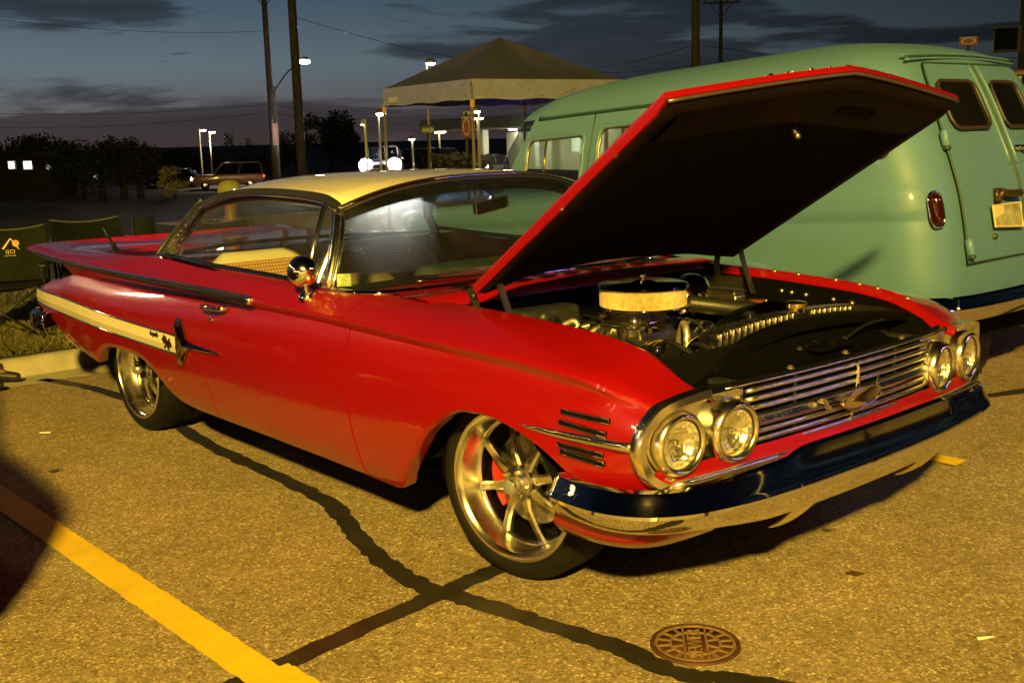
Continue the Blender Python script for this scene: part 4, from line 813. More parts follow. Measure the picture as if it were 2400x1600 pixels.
# headlamps
lensm = glass('headlamp_glass', (.97, .96, .92), 1.0, .05, (.9, .9, .85))
refl = mat('reflector', (.95, .92, .84), .20, 1., bump=(42, .6, .01))
def headlamp(c, s, inner):
    c = V(c); A = V((1, s*.10, -.02)).normalized()
    h = mk('headlamp', lathe([(.099, -.115 if inner else -.075), (.099, -.02), (.096, -.004), (.090, .006), (.083, .008), (.077, .003), (.075, -.008)], c, A, 48), trim, CAR, auto=60)
    mk('inner_ring', lathe([(.094, .000), (.088, .0115), (.080, .0125), (.0745, .004)], c, A, 48), trim, h, local=True)
    mk('gasket', lathe([(.0765, .004), (.0735, .006), (.071, .0)], c, A, 48), weld, h, local=True)
    mk('reflector', lathe([(.072, -.002), (.068, -.014), (.058, -.027), (.044, -.037), (.028, -.044), (.012, -.048), (0, -.049)], c, A, 18), refl, h, local=True, smooth=False)
    mk('lens', lathe([(.0725, .002), (.060, .011), (.042, .017), (.022, .020), (0, .021)], c, A, 40), lensm, h, local=True)
    mk('bulb_shield', join(lathe([(0, -.012), (.012, -.014), (.013, -.03)], c, A, 16), rod(c+A*-.03, c+A*-.048, .005)), chrome, h, local=True)
    for a in (pi*.95, pi*1.75): mk('adjuster', lathe([(0, .008), (.006, .007), (.007, 0)], c+frame(A)[1]*.092*cos(a)+frame(A)[2]*.092*sin(a)+A*.001, A, 8), darkmetal, h, local=True)
for s in (-1, 1):
    headlamp((.803, s*.850, .655), s, False); headlamp((.820, s*.619, .649), s, True)
    # dished chrome panel behind the pair
    pn = []
    for y in lin(.515, .955, 14):
        e = (y-.515)/.44; pn.append([V((.775-.035*e*e, s*y, z)) for z in (.775-.03*e**4, .70, .65, .60, .552+.02*e**4)])
    mk('headlamp_panel', grid(pn, flip=s > 0), chrome_soft, CAR)
    # fender gills and side rocket trim
    for (x0, x1, z0, z1) in ((.455, .645, .722, .722), (.450, .635, .690, .682), (.445, .625, .620, .618), (.455, .630, .600, .592)):
        P0 = V((x0, s*(ysec(x0, z0)+.001), z0)); P1 = V((x1, s*(ysec(x1, z1)-.001), z1)); R = [P0.lerp(P1, i/6)+V((0, s*.0022*(1-abs(i-3)/3), 0)) for i in range(7)]
        g_ = mk('fender_gill', sweep(R, [(-.008, -.0075), (.003, -.0075), (.003, .0075), (-.008, .0075)]), matblack, CAR, smooth=False)
        mk('gill_trim', tube([p+V((0, s*.004, .0075)) for p in R]+[p+V((0, s*.004, -.0075)) for p in R[::-1]], .0022, 6, close=True), chrome, g_, local=True)
    rk = [(.275, .651, .10), (.32, .650, .45), (.40, .650, .8), (.5, .651, 1), (.6, .654, 1.05), (.70, .658, 1.05), (.748, .659, 1)]
    pts = [V((x, s*(ysec(x, z)+.001-(.012 if x > .7 else 0)*((x-.7)/.048)), z)) for x, z, _ in rk]
    mk('side_rocket', sweep(pts, circ(.012, 10, .015), scale=[k for *_, k in rk]), trim, CAR)
    mk('rocket_bolt', join(ball(pts[-1]+V((-.03, s*.012, 0)), .010, 6), ball(pts[-1]+V((.004, s*.009, 0)), .010, 6)), chrome, CAR)
# rear bumper
rb_ = cr([(-3.98, -1.0, 0), (-4.10, -1.015, 0), (-4.22, -.995, 0), (-4.32, -.93, 0), (-4.40, -.75, 0), (-4.44, -.4, 0), (-4.45, 0, 0)], 5); rb_ = rb_+[V((p.x, -p.y, 0)) for p in rb_[-2::-1]]
rows = []
for i, p in enumerate(rb_):
    t = (rb_[min(i+1, len(rb_)-1)]-rb_[max(i-1, 0)]).normalized(); n = V((-t.y, t.x, 0)); n = n if n.dot(V((p.x+3, p.y*1.2, 0))) > 0 else -n
    rows.append([p+n*d+V((0, 0, z)) for d, z in ((-.06, .565), (-.012, .57), (.01, .555), (.014, .53), (.018, .50), (.012, .47), (-.008, .445), (-.05, .44))])
mk('rear_bumper', grid(rows), chrome, CAR, solid=.006, auto=30)
mk('exhaust_tip', lathe([(.032, -.25), (.032, .0), (.028, .0), (.028, -.1)], (-4.30, -.55, .30), (-1, 0, 0), 16), chrome, CAR)

# latch bracket, cables and brackets on the radiator support
mk('latch_bracket', join(box((.70, .06, .80), (.07, .22, .012)), box((.72, .06, .812), (.03, .06, .03)), rod((.67, -.05, .81), (.67, .17, .81), .008)), black, CAR, bevel=.003)
mk('latch_cable', tube(cr([(.70, .15, .81), (.66, .35, .83), (.62, .55, .82), (.55, .66, .82)], 6), .006, 6), rubber, CAR)
for y in (-.52, .52): mk('brace_bracket', join(box((.70, y, .765), (.10, .05, .02)), rod((.72, y, .77), (.60, y*.92, .74), .010)), darkmetal, CAR, bevel=.003)
# ------------------------------------------------------------------ mint wagon behind
VAN = thing('panel_wagon', 'mint green vintage wagon with rear barn doors parked beside the red car', 'van', (-2.0, 3.02, 0))
VY = 3.02; SH = .055
def vz(x, z): return z+(x+.27)*SH
HW = [(.42, .86), (.55, .915), (.75, .938), (1.0, .934), (1.045, .928), (1.075, .944), (1.15, .943), (1.20, .936), (1.235, .924), (1.32, .915), (1.45, .900), (1.60, .868), (1.72, .832), (1.82, .802), (1.86, .775), (1.92, .715), (1.97, .63), (2.02, .49), (2.055, .30), (2.07, .10)]
XR = [(.42, .0), (.6, .025), (.9, .0), (1.2, -.06), (1.35, -.115), (1.5, -.18), (1.7, -.275), (1.85, -.36), (1.92, -.42), (1.97, -.50), (2.02, -.68), (2.055, -.95), (2.07, -1.3)]
XFR = [(.42, -4.80), (1.14, -4.80), (1.20, -4.70), (1.235, -3.74), (1.30, -3.70), (1.5, -3.60), (1.7, -3.49), (1.82, -3.43), (1.92, -3.28), (1.97, -3.14), (2.02, -2.85), (2.055, -2.5), (2.07, -2.0)]
ZR = [.54, .56, .62, .68, .74, .80, .86, .92, .97, 1.0, 1.03, 1.05, 1.075, 1.11, 1.15, 1.19, 1.21, 1.235, 1.27, 1.31, 1.36, 1.45, 1.55, 1.62, 1.665, 1.70, 1.75, 1.80, 1.82, 1.84, 1.86, 1.885, 1.92, 1.95, 1.97, 2.0, 2.02, 2.04, 2.055, 2.07]
XS = [-3.13, -3.05, -2.95, -2.85, -2.75, -2.65, -2.56, -2.495, -2.43, -2.3, -2.15, -2.0, -1.85, -1.7, -1.60, -1.56, -1.52, -1.48, -1.44, -1.40, -1.36, -1.32, -1.28, -1.24, -1.20, -1.16, -1.12, -1.08, -1.04, -1.0, -.96, -.92, -.88, -.84, -.80, -.76, -.72, -.64]
def rearx(y, z):
    h = pch(z, HW); t = min(1, abs(y)/h); return pch(z, XR)+.035*(1-t*t)
def rc(z): return min(.26, pch(z, HW)*.45)
def vloop(z):
    h = pch(z, HW); xr, xf = pch(z, XR), pch(z, XFR); R = rc(z); P = []
    Rf = min(.34, h*.6)
    for k in range(4): y = (h-Rf)*k/4; P.append((xf-.05*(1-(y/(h-Rf))**2), y))
    for k in range(5): a = pi/2*k/4; P.append((xf+Rf-Rf*cos(a), h-Rf+Rf*sin(a)))
    x0, x1 = xf+Rf+.02, xr-R-.01
    for x in XS: P.append((min(max(x, x0), x1), h))
    for k in range(7): a = pi/2*k/6; P.append((xr-R+R*sin(a), h-R+R*cos(a)))
    for k in range(1, 9): y = (h-R)*(1-k/8); P.append((xr+.035*(1-(y/(h-R))**2) if h-R > 0 else xr, y))
    return P
def vpt(x, y, z): return V((x, VY+y, vz(x, z)))
loops = [vloop(z) for z in ZR]; nl = len(loops[0])
WIN = [(-3.13, -2.56, 1.31, 1.665), (-2.43, -1.60, 1.31, 1.70), (-1.48, -.72, 1.31, 1.70)]
AR_X, AR_Z, AR_R = -1.18, .40, .40
for s in (-1, 1):
    v = [vpt(x, s*y, z) for lp_, z in zip(loops, ZR) for x, y in lp_]; f = []
    for i in range(len(ZR)-1):
        for j in range(nl-1):
            xm = (loops[i][j][0]+loops[i][j+1][0])/2; zm = (ZR[i]+ZR[i+1])/2; side = 9 <= j < 9+len(XS)-1
            if side and any(a < xm < b and c < zm < d for a, b, c, d in WIN): continue
            if side and (xm-AR_X)**2+(zm-AR_Z)**2 < AR_R**2: continue
            if j < 8 and 1.30 < zm < 1.80: continue
            q = (i*nl+j, i*nl+j+1, (i+1)*nl+j+1, (i+1)*nl+j); f.append(q if s > 0 else q[::-1])
    mk('side_panel', (v, f), mint, VAN, auto=50)
def vside(x, z, s, d=0): return vpt(x, s*(pch(z, HW)+d), z)
dark_glass = mat('dark_pane', (.006, .006, .007), .05, 0, spec=.5, noise=(3, .2))
seal = mat('window_seal', (.03, .022, .015), .45); vglass = glass('wagon_glass', (.62, .68, .62), 1, .03)
brown_trim = mat('window_trim', (.20, .15, .08), .25, .8)
for s in (-1, 1):
    for k, (a, b, c, d) in enumerate(WIN):
        w = mk('side_window', grid([[vside(x, z, s, -.012) for z in lin(c, d, 6)] for x in lin(a, b, 6)]), vglass, VAN)
        r = .045; loop = [(a+r, c), (b-r, c), (b-r*.3, c+r*.3), (b, c+r), (b, d-r), (b-r*.3, d-r*.3), (b-r, d), (a+r, d), (a+r*.3, d-r*.3), (a, d-r), (a, c+r), (a+r*.3, c+r*.3)]
        dens = []
        for (x0, z0), (x1, z1) in zip(loop, loop[1:]+loop[:1]): dens += [(x0+(x1-x0)*i/4, z0+(z1-z0)*i/4) for i in range(4)]
        mk('window_surround', tube([vside(x, z, s, -.002) for x, z in dens], .016, 8, close=True), mint, w, local=True)
        mk('window_trim', tube([vside(x+(.014 if x < (a+b)/2 else -.014), z+(.014 if z < (c+d)/2 else -.014), s, -.004) for x, z in dens], .008, 6, close=True), brown_trim, w, local=True)
        if k == 0: mk('vent_divider', tube([vside(x, z, s, -.004) for x, z in ((-2.93, 1.31), (-2.94, 1.5), (-2.95, 1.665))], .010, 8), brown_trim, w, local=True)
    mk('drip_rail', tube([vside(x, 1.80+(-.05 if x < -3.1 else 0)+(-.03*(max(0, -2.9-x))), s, .006) for x in lin(-3.05, -.40, 24)], .010, 8), mat('rail_dark', (.02, .05, .035), .5), VAN)
    mk('rail_lip', tube([vside(x, 1.815+(-.05 if x < -3.1 else 0)+(-.03*(max(0, -2.9-x))), s, .010) for x in lin(-3.05, -.40, 24)], .009, 8), mint, VAN)
    # door seams of the cab door
    mk('door_seam', tube([vside(-2.50, z, s, .001) for z in lin(.60, 1.79, 16)], .005, 6), MATS['rail_dark'], VAN)
    mk('wheel_lip', tube([vside(AR_X+(AR_R+.012)*cos(a), AR_Z+(AR_R+.012)*sin(a), s, .004) for a in lin(.15, pi-.15, 28)], .028, 8), mint, VAN)
    for x in (AR_X, -4.05):
        c = (x, VY+s*.62, .34); t = mk('tyre', lathe([(.20, .13), (.24, .135), (.32, .11), (.34, .06), (.34, -.06), (.32, -.11), (.2, -.12)], c, (0, s, 0), 36), rubber, VAN, auto=40)
        mk('wheel_disc', lathe([(0, .13), (.08, .14), (.12, .11), (.19, .12), (.205, .13)], c, (0, s, 0), 30), chrome_soft, t, local=True, auto=40)
mk('wheel_tub', join(*[box((AR_X, VY+s*.55, .55), (.9, .5, .6)) for s in (-1, 1)]), matblack, VAN, smooth=False) if False else None
mk('underbody', box((-2.3, VY, .40), (4.4, 1.3, .12)), matblack, VAN, smooth=False)
mk('cab_floor', join(box((-2.2, VY, .80), (3.6, 1.6, .05)), box((-.75, VY, 1.2), (.03, 1.55, .8))), matblack, VAN, smooth=False)
mk('gas_cap', lathe([(0, .028), (.03, .026), (.05, .012), (.062, .0)], vside(-.345, 1.43, -1), (0, -1, .15), 24), brown_trim, VAN)
mk('windshield', grid([[vpt(x-.004, y*sg, z) for z, (x, y) in ((z_, [p for p in vloop(z_)][k]) for z_ in lin(1.30, 1.80, 6))] for sg, k in [(-1, k) for k in range(8, -1, -1)]+[(1, k) for k in range(1, 9)]]), vglass, VAN)
mk('seat_back', box((-2.45, VY, 1.08), (.14, 1.3, .40), Matrix.Rotation(-.2, 3, 'Y')), black, VAN, bevel=.05)
mk('steering_wheel', tube([V((-2.93+.07*sin(a), 2.62+.20*cos(a), 1.16+.19*sin(a))) for a in lin(0, 2*pi*31/32, 32)], .014, 8, close=True), black, VAN)
# rear doors
def rp(y, z, d=0): x = rearx(y, z); return vpt(x+d, y, z)
def zl(zw): return zw+.01   # world height on the rear face -> local height
for s, y0, y1, nm in ((-1, -.655, -.006, 'left'), (1, .006, .655, 'right')):
    zz = lin(.80, 1.87, 22); rows = []
    for y in lin(y0, y1, 12):
        row = []
        for z in zz:
            hmax = pch(z, HW)-rc(z)-.0; yy = math.copysign(min(abs(y), max(.2, hmax-.005)), y) if abs(y) > .5 else y; row.append(rp(yy, z, .005))
        rows.append(row)
    dr = mk('rear_door', grid(rows), mint, VAN)
    edge_ = rows[0]+[r[-1] for r in rows[1:]]+rows[-1][::-1][1:]+[r[0] for r in rows[::-1][1:-1]]
    mk('door_gap', tube([p+V((.002, 0, 0)) for p in edge_], .0055, 6, close=True), MATS['rail_dark'], dr, local=True)
    a, b = (-.52, -.125) if s < 0 else (.055, .40); c, d = 1.505, 1.765; r = .05
    q = [(a+r, c), (b-r, c), (b-r*.3, c+r*.3), (b, c+r), (b-.0, d-r), (b-r*.3, d-r*.3), (b-r, d), (a+r, d), (a+r*.3, d-r*.3), (a, d-r), (a, c+r), (a+r*.3, c+r*.3)]
    ring = [rp(y, z, .022) for y, z in q]; cen = sum(ring, V())/len(ring)
    w = mk('door_window', (ring+[cen], [(i, (i+1) % 12, 12) for i in range(12)]), dark_glass, dr, local=True)
    mk('window_seal', tube([p+V((.004, 0, 0)) for p in ring], .011, 8, close=True), seal, w); w.children[0] if w.children else None
    mk('rib', tube([rp((-.045 if s < 0 else .045), z, .010) for z in lin(1.30, 1.86, 12)], .010, 8), mint, dr, local=True)
    for z in (1.455, .885):
        hp = rp(s*.645, z, .02); mk('hinge', join(lathe([(0, .045), (.018, .042), (.024, .03), (.024, -.03), (.018, -.042), (0, -.045)], hp, (-.25, 0, 1), 14), box(hp+V((-.01, -s*.02, 0)), (.02, .05, .05))), mint, dr, local=True, auto=40)
        mk('hinge_foot', lathe([(0, -.045), (.02, -.045), (.02, -.06), (0, -.06)], hp, (-.25, 0, 1), 12), MATS['rail_dark'], dr, local=True)
mk('rear_drip_moulding', join(*[tube([rp(y, z+.02*(1-(y/.66)**2), .006) for y in lin(-.64, .64, 24)], .0065, 8) for z in (1.885, 1.91)]), mint, VAN)
mk('moulding_shadow', tube([rp(y, 1.8975+.02*(1-(y/.66)**2), .008) for y in lin(-.62, .62, 24)], .007, 6), MATS['rail_dark'], VAN)
hd = [rp(.115, 1.385, .012), rp(.12, 1.38, .05), rp(.155, 1.34, .065), rp(.165, 1.28, .06), rp(.14, 1.22, .045), rp(.115, 1.195, .02)]
mk('door_handle', join(tube(cr(hd, 5), .011, 8), box(rp(.12, 1.385, .015), (.03, .10, .03))), chrome, VAN)
for s in (-1, 1):
    tp = [vpt(rearx(s*.80, z)-.030, s*.835, z) for z in (1.17, 1.02)]
    ax = (tp[0]-tp[1]).normalized(); nrm = V((.85, s*.5, .25)); t_, b_x, n_x = frame(ax, nrm); cc = (tp[0]+tp[1])/2
    lens = []
    for i in range(15):
        u = i/14*2-1; w = .034*sqrt(max(0, 1-abs(u)**5)); lens.append([cc+ax*u*.085+b_x*w*cos(k)+n_x*max(0, w*1.1*sin(k)) for k in lin(0, pi, 9)])
    tl_ = mk('tail_light', grid(lens), mat('dark_red_lens', (.025, .003, .003), .12, coat=.6), VAN)
    mk('bezel', tube([cc+ax*.092*sin(k)*(abs(sin(k))**-.35 if abs(sin(k)) > .05 else 1)+b_x*.040*cos(k)*(abs(cos(k))**-.35 if abs(cos(k)) > .05 else 1) for k in lin(0, 2*pi*35/36, 36)], .006, 6, close=True), chrome, tl_, local=True)
pl = [rp(-.405, .975, .03), rp(-.095, .955, .03), rp(-.095, 1.085, .03), rp(-.405, 1.085, .03)]
mk('licence_plate', extrude(pl, V((.006, 0, 0))), mat('plate_print', (.30, .30, .16), .5, noise=(18, .6)), VAN, smooth=False, bevel=.002)
mk('plate_frame', tube([p+V((.008, 0, 0)) for p in pl], .006, 6, close=True), mat('plate_cream', (.62, .52, .32), .5), VAN, smooth=False)
mk('plate_corner', extrude([rp(-.40, 1.02, .039), rp(-.30, 1.04, .039), rp(-.30, 1.08, .039), rp(-.40, 1.08, .039)], V((.004, 0, 0))), MATS['plate_cream'], VAN, smooth=False)
mk('plate_lamp', join(tube(cr([rp(-.31, 1.10, .02), rp(-.305, 1.15, .05), rp(-.25, 1.145, .06), rp(-.13, 1.14, .06)], 4), .018, 8), ball(rp(-.13, 1.14, .06), .022, 6), box(rp(-.30, 1.13, .02), (.02, .05, .09))), mat('lamp_brown', (.06, .04, .025), .35, .5), VAN)
mk('door_bumper', lathe([(0, .02), (.014, .016), (.018, 0)], rp(-.37, .92, .006), (1, 0, 0), 12), MATS['rail_dark'], VAN)
bpv = cr([(-.42, -.995, 0), (-.22, -1.0, 0), (-.06, -.975, 0), (.04, -.89, 0), (.095, -.72, 0), (.12, -.4, 0), (.125, 0, 0)], 6); bpv = bpv+[V((p.x, -p.y, 0)) for p in bpv[-2::-1]]
rows = []
for i, p in enumerate(bpv):
    t = (bpv[min(i+1, len(bpv)-1)]-bpv[max(i-1, 0)]).normalized(); n = V((t.y, -t.x, 0)); n = n if n.dot(V((p.x+1, p.y*.6, 0))) > 0 else -n
    rows.append([V((p.x, VY+p.y, 0))+n*d+V((0, 0, z)) for d, z in ((-.05, .655), (-.012, .662), (.008, .65), (.018, .615), (.026, .598), (.018, .575), (.004, .545), (-.012, .522), (-.05, .515))])
mk('rear_bumper', grid(rows), chrome, VAN, solid=.005, auto=30)
for y in (-.55, -.15, .3): mk('bumper_bolt', ball((.135-.05*(y*y), VY+y, .60), .012, 6), chrome, VAN)

# ------------------------------------------------------------------ simple complete cars for the surroundings
def small_car(name, label, cat, loc, rot, L=4.6, W=1.8, H=1.45, kind='sedan', col=(.03, .03, .035), head=0, tail=0, detail=12, group=None):
    t = thing(name, label, cat, loc, group, rot)
    pm = mat('paint_%s' % name, col, .3, .0, coat=1, noise=(2, .08)) if ('paint_%s' % name) not in MATS or True else None
    def put(nm, vf, m_, **k): return mk(nm, vf, m_, t, local=True, **k)
    suv = kind != 'sedan'; hz = .88 if not suv else 1.08 if kind == 'pickup' else H/1.75; b0 = .24 if not suv else .36
    low = []
    for u in [sin(q*pi/2) for q in lin(-1, 1, 33)]:
        x = u*L/2; e = 1-abs(u)**5; w = W/2*((.70 if kind != 'pickup' else .42)+(.30 if kind != 'pickup' else .58)*max(0, e)**.5); zt = hz*(1-.30*max(0, abs(u)-.82)/.18*(1 if u > 0 else .6)) - (.05 if u > .3 else 0)
        arch = 0
        for ax in (.62*L/2, -.60*L/2):
            d = abs(x-ax)
            if d < .37: arch = max(arch, sqrt(.37**2-d*d)*.95)
        zb = max(b0, .05+arch if arch else b0)
        low.append([V((x, -w*.2, zt+.03)), V((x, -w*.86, zt+.01)), V((x, -w*.96, zt-.05)), V((x, -w, zt-.22)), V((x, -w*.97, max(zb+.03, .45))), V((x, -w*.93, zb))])
    bf = []
    for r in low: bf.append([V((p.x, -p.y, p.z)) for p in r[::-1]][:-1]+[V((r[0].x, 0, r[0].z+.006))]+r)
    body = put('body', join(grid(bf), ([p for p in bf[0]], [tuple(range(len(bf[0])))]), ([p for p in bf[-1]], [tuple(range(len(bf[-1])))[::-1]])), pm, auto=40)
    x0, x1, x2, x3 = ((-.86, -.60, .10, .40) if not suv else (-.30, -.26, .05, .28) if kind == 'pickup' else (-.96, -.90, .12, .38))
    x0, x1, x2, x3 = [k*L/2 for k in (x0, x1, x2, x3)]; wt, wb = W/2*.74, W/2*.90
    cab = [[V((x0, -wb, hz)), V((x1, -wt, H-.06)), V((x1+.1, -wt*.85, H)), V((x1+.1, wt*.85, H)), V((x1, wt, H-.06)), V((x0, wb, hz))], [V((x3, -wb, hz)), V((x2, -wt, H-.06)), V((x2-.1, -wt*.85, H)), V((x2-.1, wt*.85, H)), V((x2, wt, H-.06)), V((x3, wb, hz))]]
    put('roof', join(grid([[p for p in cab[0][1:5]], [p for p in cab[1][1:5]]])), pm, solid=.03)
    gl = mat('far_car_glass', (.008, .009, .010), .04, spec=.6)
    def pane(nm, a, b, c, d): 
        put(nm, extrude([a, b, c, d], V((0, 0, 0))+(b-a).cross(d-a).normalized()*.01), gl, smooth=False)
    for s in (0, 5):
        k = 1 if s == 0 else 4; A, B, C_, D = cab[0][s], cab[1][s], cab[1][k], cab[0][k]
        for u, v_ in ((.03, .48), (.52, .97)): pane('side_window', A.lerp(B, u), A.lerp(B, v_), D.lerp(C_, v_), D.lerp(C_, u))
        for P_, Q_ in ((A, D), (A.lerp(B, .5), D.lerp(C_, .5)), (B, C_)): put('pillar', rod(P_, Q_, .035, 6), pm)
    pane('windshield', cab[1][0], cab[1][5], cab[1][4], cab[1][1]); pane('rear_window', cab[0][5], cab[0][0], cab[0][1], cab[0][4])
    for ax in (.62*L/2, -.60*L/2):
        for s in (-1, 1):
            w = put('wheel', lathe([(.0, .02), (.19, .03), (.21, .05), (.27, .06), (.325, .03), (.325, -.16), (.2, -.18)], (ax, s*(W/2*.90), .325), (0, s, 0), 24), rubber, auto=40); put('hubcap', lathe([(0, .055), (.08, .06), (.18, .045), (.2, .03)], (ax, s*(W/2*.90), .325), (0, s, 0), 18), chrome_soft)
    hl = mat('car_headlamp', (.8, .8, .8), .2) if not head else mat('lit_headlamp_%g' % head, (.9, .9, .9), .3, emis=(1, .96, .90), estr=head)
    tm = mat('car_taillamp', (.3, .01, .01), .2) if not tail else mat('lit_taillamp', (.4, .02, .02), .3, emis=(1, .10, .04), estr=tail)
    for s in (-1, 1):
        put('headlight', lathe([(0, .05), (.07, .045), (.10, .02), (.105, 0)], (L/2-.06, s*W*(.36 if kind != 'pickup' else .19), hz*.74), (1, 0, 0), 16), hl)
        put('taillight', box((-L/2+.02, s*W*.40, hz*.80), (.06, .16, .14)), tm, bevel=.02)
        if name != 'parked_car': put('door_mirror', ball((x3-.1, s*(W/2+.05), hz+.06), .09, 6, (.6, 1, .7)), pm)
    put('front_bumper', box((L/2-.06, 0, .45), (.16, W*(.86 if kind != 'pickup' else .40), .16)), MATS['dark_metal'], bevel=.05); put('rear_bumper', box((-L/2+.06, 0, .47), (.16, W*.86, .16)), MATS['dark_metal'], bevel=.05)
    put('grille', box((L/2-.03, 0, hz*.70), (.06, W*.42, .16)), matblack, bevel=.01)
    put('chassis', box((0, 0, .40), (L*.9, W*.66, .2)), matblack, smooth=False)
    return t
# parked in the next stall, its nose throws the shadow over the yellow line
small_car('parked_car', 'dark pickup truck in the next stall left of the yellow line', 'truck', (-2.46, -3.53, 0), 0, 4.9, 1.94, 1.62, 'pickup', (.02, .022, .03))
# ------------------------------------------------------------------ background
def warm(name, c, e): return mat(name, (.8, .8, .8), .5, emis=c, estr=e)
wood = mat('pole_wood', (.045, .035, .028), .85, 0, noise=(6, .3), bump=(20, .5)); galv = MATS['galvanised_steel']
glow = warm('lamp_warm', (1, .86, .55), 14); glow_w = warm('lamp_white', (1, .93, .78), 18)
def proj_z(p):  # ground height used behind the bank
    return -1.6 if p.x < -40 else (.0 if p.y > 6.2 and p.x > -19 else -.9)
def utility_pole(px_t, py_t, px_b, py_b, dist, r, label, arms=True, h=11):
    a = at(px_b, py_b, dist); g = proj_z(a); x, y = a.x, a.y
    t = thing('utility_pole', label, 'utility pole', (x, y, g), 'utility poles')
    mk('shaft', rod((x, y, g), (x, y, g+h), r, 12, r*.72), wood, t)
    if arms:
        d = V((-.66, -.75, 0)); c = V((x, y, g+h-1.2))
        mk('cross_arm', join(box(c, (2.4, .10, .12), Matrix.Rotation(math.atan2(d.y, d.x), 3, 'Z'))), wood, t, smooth=False)
        mk('brace', join(rod(c+d*.8, c-V((0, 0, .9)), .025), rod(c-d*.8, c-V((0, 0, .9)), .025)), wood, t)
        for k in (-1.05, -.4, .4, 1.05): mk('insulator', lathe([(.05, 0), (.06, .08), (.03, .14), (0, .15)], c+d*k+V((0, 0, .06)), n=10), MATS['dark_metal'], t)
    return t, V((x, y, g+h-1.1))
p1t, p1 = utility_pole(621, 0, 646, 415, 62, .19, 'slimmer wooden utility pole with a cross arm, left of the pair', True, 12.3)
p2t, p2 = utility_pole(675, 0, 708, 400, 46, .20, 'thicker bare wooden utility pole, right of the pair', False, 12)
p3t, p3 = utility_pole(1629, 10, 1630, 130, 42, .19, 'wooden utility pole rising behind the green wagon roof', False, 8.3)
p4t, p4 = utility_pole(1690, 48, 1689, 130, 75, .15, 'thin distant utility pole with small arms right of the nearer one', True, 12.4)
def wire(a, b, sag, label):
    P = [V(a).lerp(V(b), i/24)-V((0, 0, sag*4*(i/24)*(1-i/24))) for i in range(25)]
    tag(mk('power_line', tube(P, .011, 5), mat('cable', (.012, .012, .014), .6)), label, 'power line', 'power lines strung between the poles')
wl = 'thin dark power line strung across the dusk sky'
wire(at(-200, 290, 80), at(641, 262, 61), .5, 'lower power line running left from the slim utility pole'); wire(at(641, 262, 61), at(1300, 292, 75), .8, 'lower power line running right from the slim utility pole to the tent')
wire(at(-150, 258, 82), at(640, 244, 61), .4, 'upper power line running left from the slim utility pole'); wire(at(640, 244, 61), at(1300, 278, 75), .8, 'upper power line running right from the slim utility pole behind the tent')
wire(at(-60, 40, 50), at(640, 72, 60), .3, 'power line crossing the clear sky at upper left'); wire(at(690, 40, 46), at(1640, 150, 70), 1.2, 'power line descending above the tent peak')
wire(at(1300, 160, 55), at(1629, 104, 42), .3, 'power line between the tent roof and the pole behind the wagon'); wire(at(1629, 104, 42), at(2500, 120, 60), .6, 'power line crossing the dark sky above the wagon')
def lamp_post(hx, hy, bx, dist, label, side=1, double=False, r=.07, m_=None, hr=.22):
    a = at(hx, hy, dist); b = at(bx, hy, dist); g = proj_z(b); 
    t = thing('street_lamp', label, 'street lamp', (b.x, b.y, g), 'street lamps in the distance')
    top = V((b.x, b.y, a.z+.12)); mk('pole', rod((b.x, b.y, g), top, r, 8, r*.7), mat('lit_pole', (.45, .43, .28), .6), t)
    heads = [a] if not double else [a, top*2-a]
    for h in heads:
        h = V((h.x, h.y, a.z)); mk('arm', rod(top, h+V((0, 0, .12)), r*.5, 6), MATS['lit_pole'], t)
        mk('lamp_head', lathe([(0, .16), (hr*.8, .13), (hr, .05), (hr, .0)], h, n=14), galv, t); mk('diffuser', lathe([(hr*.98, .0), (hr*.8, -hr*.35), (0, -hr*.5)], h, n=14), m_ or glow, t)
    return t
lamp_post(476, 305, 467, 95, 'distant street lamp on the left of a close pair', hr=.26); lamp_post(497, 309, 490, 92, 'distant street lamp on the right of a close pair', hr=.28)
lamp_post(893, 266, 887, 42, 'street lamp standing left of the tent', hr=.20, r=.05); lamp_post(1009, 148, 999, 40, 'street lamp showing above the left tent roof', hr=.18, r=.05)
lamp_post(1117, 261, 1122, 42, 'taller street lamp just right of the near tent post', hr=.16, r=.05); lamp_post(1126, 277, 1119, 46, 'lower street lamp just right of the near tent post', hr=.14, r=.05, double=True)
lamp_post(1021, 309, 1029, 70, 'twin headed street lamp under the tent canopy', double=True, hr=.24); lamp_post(965, 326, 966, 60, 'small floodlight on a short pole under the tent', hr=.18)
lamp_post(849, 292, 856, 30, 'slim lit pole left of the tent', hr=.05, r=.05)
def arm_lamp():
    a = at(714, 144, 58); b = p1+V((0, 0, 0)); g = -1.6
    t = thing('street_lamp', 'bright street lamp on a long arm beside the utility poles', 'street lamp', (b.x, b.y, g), 'street lamps in the distance')
    mk('arm', tube(cr([V((b.x, b.y, a.z-1.6)), a.lerp(V((b.x, b.y, a.z-1.4)), .5)+V((0, 0, .25)), a+V((0, 0, .1))], 6), .04, 6), galv, t)
    mk('lamp_head', ball(a+V((0, 0, .1)), .22, 6, (1.4, 1, .5)), galv, t); mk('diffuser', ball(a-V((0, 0, .02)), .22, 8, (1.3, 1.3, .6)), warm('lamp_bright', (1, .90, .72), 30), t)
    mk('pole', rod((b.x+.3, b.y+.1, g), (b.x+.3, b.y+.1, a.z-1.0), .05, 8), galv, t)
arm_lamp()
